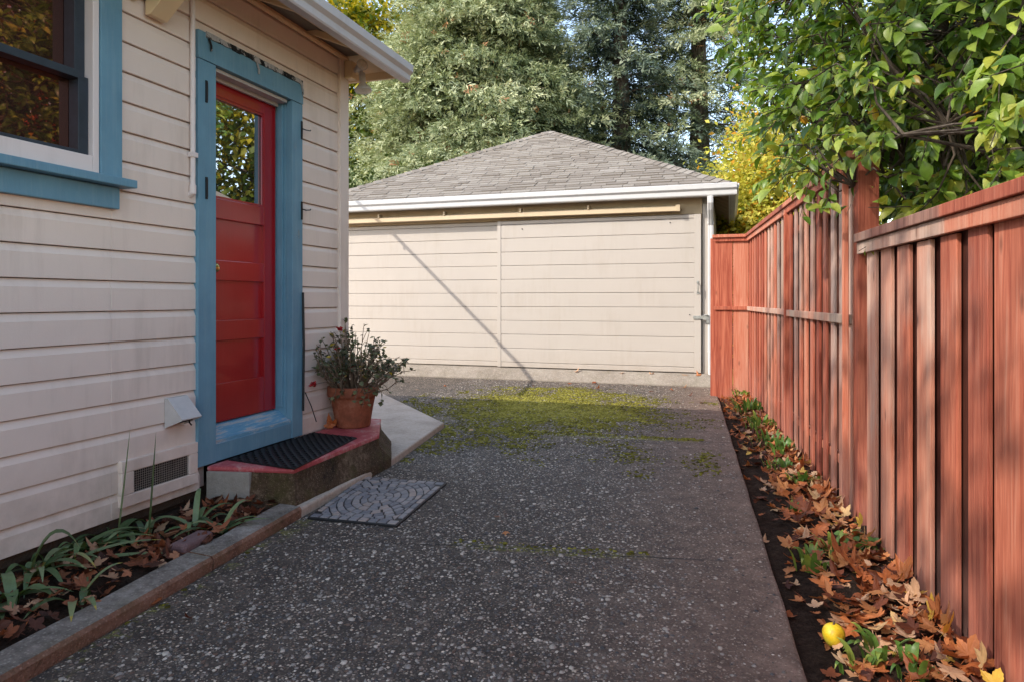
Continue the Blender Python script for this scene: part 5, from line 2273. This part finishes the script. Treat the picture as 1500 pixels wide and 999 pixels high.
def join_cloud(name, data, mat):
    """one mesh from several leaf shapes"""
    P, A, N, S, T, K = data
    objs = []
    for k_ in range(len(MAPLES)):
        m = K == k_
        if m.any():
            objs.append(cloud(name, MAPLES[k_], P[m], unit(A[m]), N[m], S[m], S[m], T[m], mat))
    # merge by hand
    vs, fs, tn = [], [], []
    for o in objs:
        me = o.data
        b = len(vs)
        co = np.empty(len(me.vertices) * 3, np.float32)
        me.vertices.foreach_get('co', co)
        vs += [tuple(q) for q in co.reshape(-1, 3)]
        fs += [tuple(i + b for i in pl.vertices) for pl in me.polygons]
        t_ = np.empty(len(me.polygons), np.float32)
        me.attributes['tone'].data.foreach_get('value', t_)
        tn += list(t_)
        bpy.data.objects.remove(o)
        bpy.data.meshes.remove(me)
    me = bpy.data.meshes.new(name)
    me.from_pydata(vs, [], fs)
    at = me.attributes.new('tone', 'FLOAT', 'FACE')
    at.data.foreach_set('value', tn)
    me.materials.append(M[mat])
    o = bpy.data.objects.new(name, me)
    COL.objects.link(o)
    return o


lit = join_cloud('leaf_litter', litter(1450, right_xy, .092, 'dry_leaf', 'l', tone_right, .38, .03), 'dry_leaf')
tag(lit, 'carpet of orange and brown fallen leaves along the foot of the red fence', 'leaf litter', None, 'stuff')


def left_xy():
    y_ = r.uniform(1.2, 3.1)
    x_ = r.uniform(HX + .06, kerb_x(y_) - .14)
    return x_, y_, LBZ


lit = join_cloud('leaf_litter', litter(430, left_xy, .092, 'brown_leaf', 'l', lambda: r.random() ** 1.2, .5, .04), 'brown_leaf')
tag(lit, 'dark brown fallen leaves among strap plants beside the house wall', 'leaf litter', None, 'stuff')

# single leaves: one mesh per shape and tone, copied
LEAF_ME = {}


def leaf_mesh(k, tone, mat):
    key = (k, round(tone, 1), mat)
    if key not in LEAF_ME:
        tv, tf = MAPLES[k]
        me = bpy.data.meshes.new('fallen_leaf')
        me.from_pydata([tuple(q) for q in tv], [], tf)
        at = me.attributes.new('tone', 'FLOAT', 'FACE')
        at.data.foreach_set('value', [tone] * len(tf))
        me.materials.append(M[mat])
        LEAF_ME[key] = me
    return LEAF_ME[key]


def put_leaf(x_, y_, z_, size, label, group, k=None, tone=None, mat='dry_leaf', tilt=.15):
    k = random.randrange(len(MAPLES)) if k is None else k
    tone = random.choice((.1, .2, .3, .4, .5, .55, .7, .8)) if tone is None else tone
    o = bpy.data.objects.new('fallen_leaf', leaf_mesh(k, tone, mat))
    COL.objects.link(o)
    o.location = (x_, y_, z_ + .006 + max(0, -float(MAPLES[k][0][:, 2].min())) * size)
    o.rotation_euler = (random.uniform(-tilt, tilt), random.uniform(-tilt, tilt), random.uniform(0, 6.28))
    o.scale = (size,) * 3
    tag(o, label, 'leaf', group)
    return o


single = [(222, 886, .10, 'curled orange-brown leaf on the driveway against the kerb', .4), (742, 783, .055, 'small pink-tan leaf on the driveway in mid picture', .7),
          (727, 757, .05, 'small dark leaf on the driveway just beyond the pink-tan one', .3), (690, 631, .07, 'pale leaf lying on the mossy joint', .9),
          (278, 907, .05, 'tiny dark brown leaf on the driveway near the kerb', .1), (612, 571, .08, 'pale tan leaf on the driveway near the path slab', .8)]
for u, v, s_, lab, tn_ in single:
    x_, y_ = gp(u, v)
    put_leaf(x_, y_, GZ, s_, lab, 'single leaves on the driveway', None, tn_)
for (u, v) in ((651, 566), (598, 560), (833, 562), (870, 561), (905, 558), (930, 566), (955, 575), (985, 572), (1002, 568), (1010, 580), (960, 560), (875, 569), (780, 566), (1028, 590), (990, 560), (1022, 566)):
    x_, y_ = gp(u, v)
    put_leaf(x_, y_, GZ, random.uniform(.07, .12), 'small dry leaf on the driveway before the garage doors', 'dry leaves scattered before the garage')
for (u, v) in ((833, 548), (905, 549), (950, 550), (1003, 551), (1022, 553)):
    x_, y_ = gp(u, v, -1.0)
    put_leaf(x_, 9.50 + random.uniform(-.02, .03), -1.012, random.uniform(.08, .13), 'dry leaf lying on the concrete sill under the garage doors', 'dry leaves on the garage sill', None, random.choice((.6, .8, .9)))
put_leaf(-2.69, 4.20, SZ + .01, .13, 'crumpled orange leaf on the step between the pot and the wall', None, 7, .5, tilt=.7)
put_leaf(-2.67, 4.22, SZ + .03, .11, 'upright orange leaf leaning on the wall beside the pot', None, 4, .5, tilt=.9)
# large leaves on top of the litter, nearest the camera
for i in range(70):
    y_ = 2.05 + 2.6 * random.random() ** 1.3
    s = random.uniform(.25, .97) ** .7
    x_ = drive_x(y_) + (fence_x(y_) - .06 - drive_x(y_)) * s
    put_leaf(x_, y_, soil_right(x_, y_) + .03 + .05 * max(0, s - .5), random.uniform(.095, .15), 'large orange-brown lobed leaf on top of the litter by the fence', 'large leaves on top of the fence-bed litter', tilt=.55)
# leaves banked against the boards
for i in range(26):
    y_ = 2.2 + 3.2 * random.random()
    o = put_leaf(fence_x(y_) - .075, y_, -1.11 + random.uniform(0, .05), random.uniform(.10, .145), 'golden leaf propped upright against the foot of the fence boards', 'leaves propped against the fence', random.choice((1, 2, 5)), random.choice((.6, .8, .9, 1.0)))
    o.rotation_euler = (random.uniform(-.4, .4), R(-62) + random.uniform(-.3, .3), random.uniform(-.5, .5))

# ================================================================== OVERHEAD CABLE (its shadow crosses the garage door)
S1 = Vector((-5.10, GY + .04, 1.10))
G1 = Vector((*gp(707, 626), GZ))
a_ = S1 + SUN * 1.35
b_ = Vector((-2.72, 9.42, -1.12)) + SUN * 4.1
d_ = (b_ - a_)
cbm = MB()
pts = []
for i in range(25):
    s = -.06 + 1.75 * i / 24
    pts.append(a_ + d_ * s)
cbm.tube(pts, .026, 8)
mid = a_ + d_ * .10
cbm.tube([mid, mid + Vector((0, 0, -.07))], .014, 6)
tag(cbm.build('overhead_cable', 'cable_black'), 'overhead cable from the house roof whose thin shadow slants across the garage', 'cable')

# ================================================================== NEIGHBOUR
nh = empty('neighbour_house', 'pale neighbouring house with grey roof beyond the fence at right', 'house', (5.6, 12, -1.15))
m = MB()
m.box(3.0, 8.0, 9.8, 14.0, -1.2, 1.1)
m.build('wall', 'garage_paint', nh)
m = MB()
m.add([(2.7, 9.5, 1.05), (8.3, 9.5, 1.05), (8.3, 14.3, 1.05), (2.7, 14.3, 1.05), (5.1, 11.9, 2.5), (5.9, 11.9, 2.5)], [(0, 1, 4), (1, 2, 5, 4), (2, 3, 5), (3, 0, 4, 5), (3, 2, 1, 0)])
m.build('roof', 'shingles', nh)
m = MB()
m.box(2.62, 2.70, 9.4, 14.3, .93, 1.05)
m.box(2.71, 8.3, 9.4, 9.48, .93, 1.05)
m.build('gutter', 'white_paint', nh)
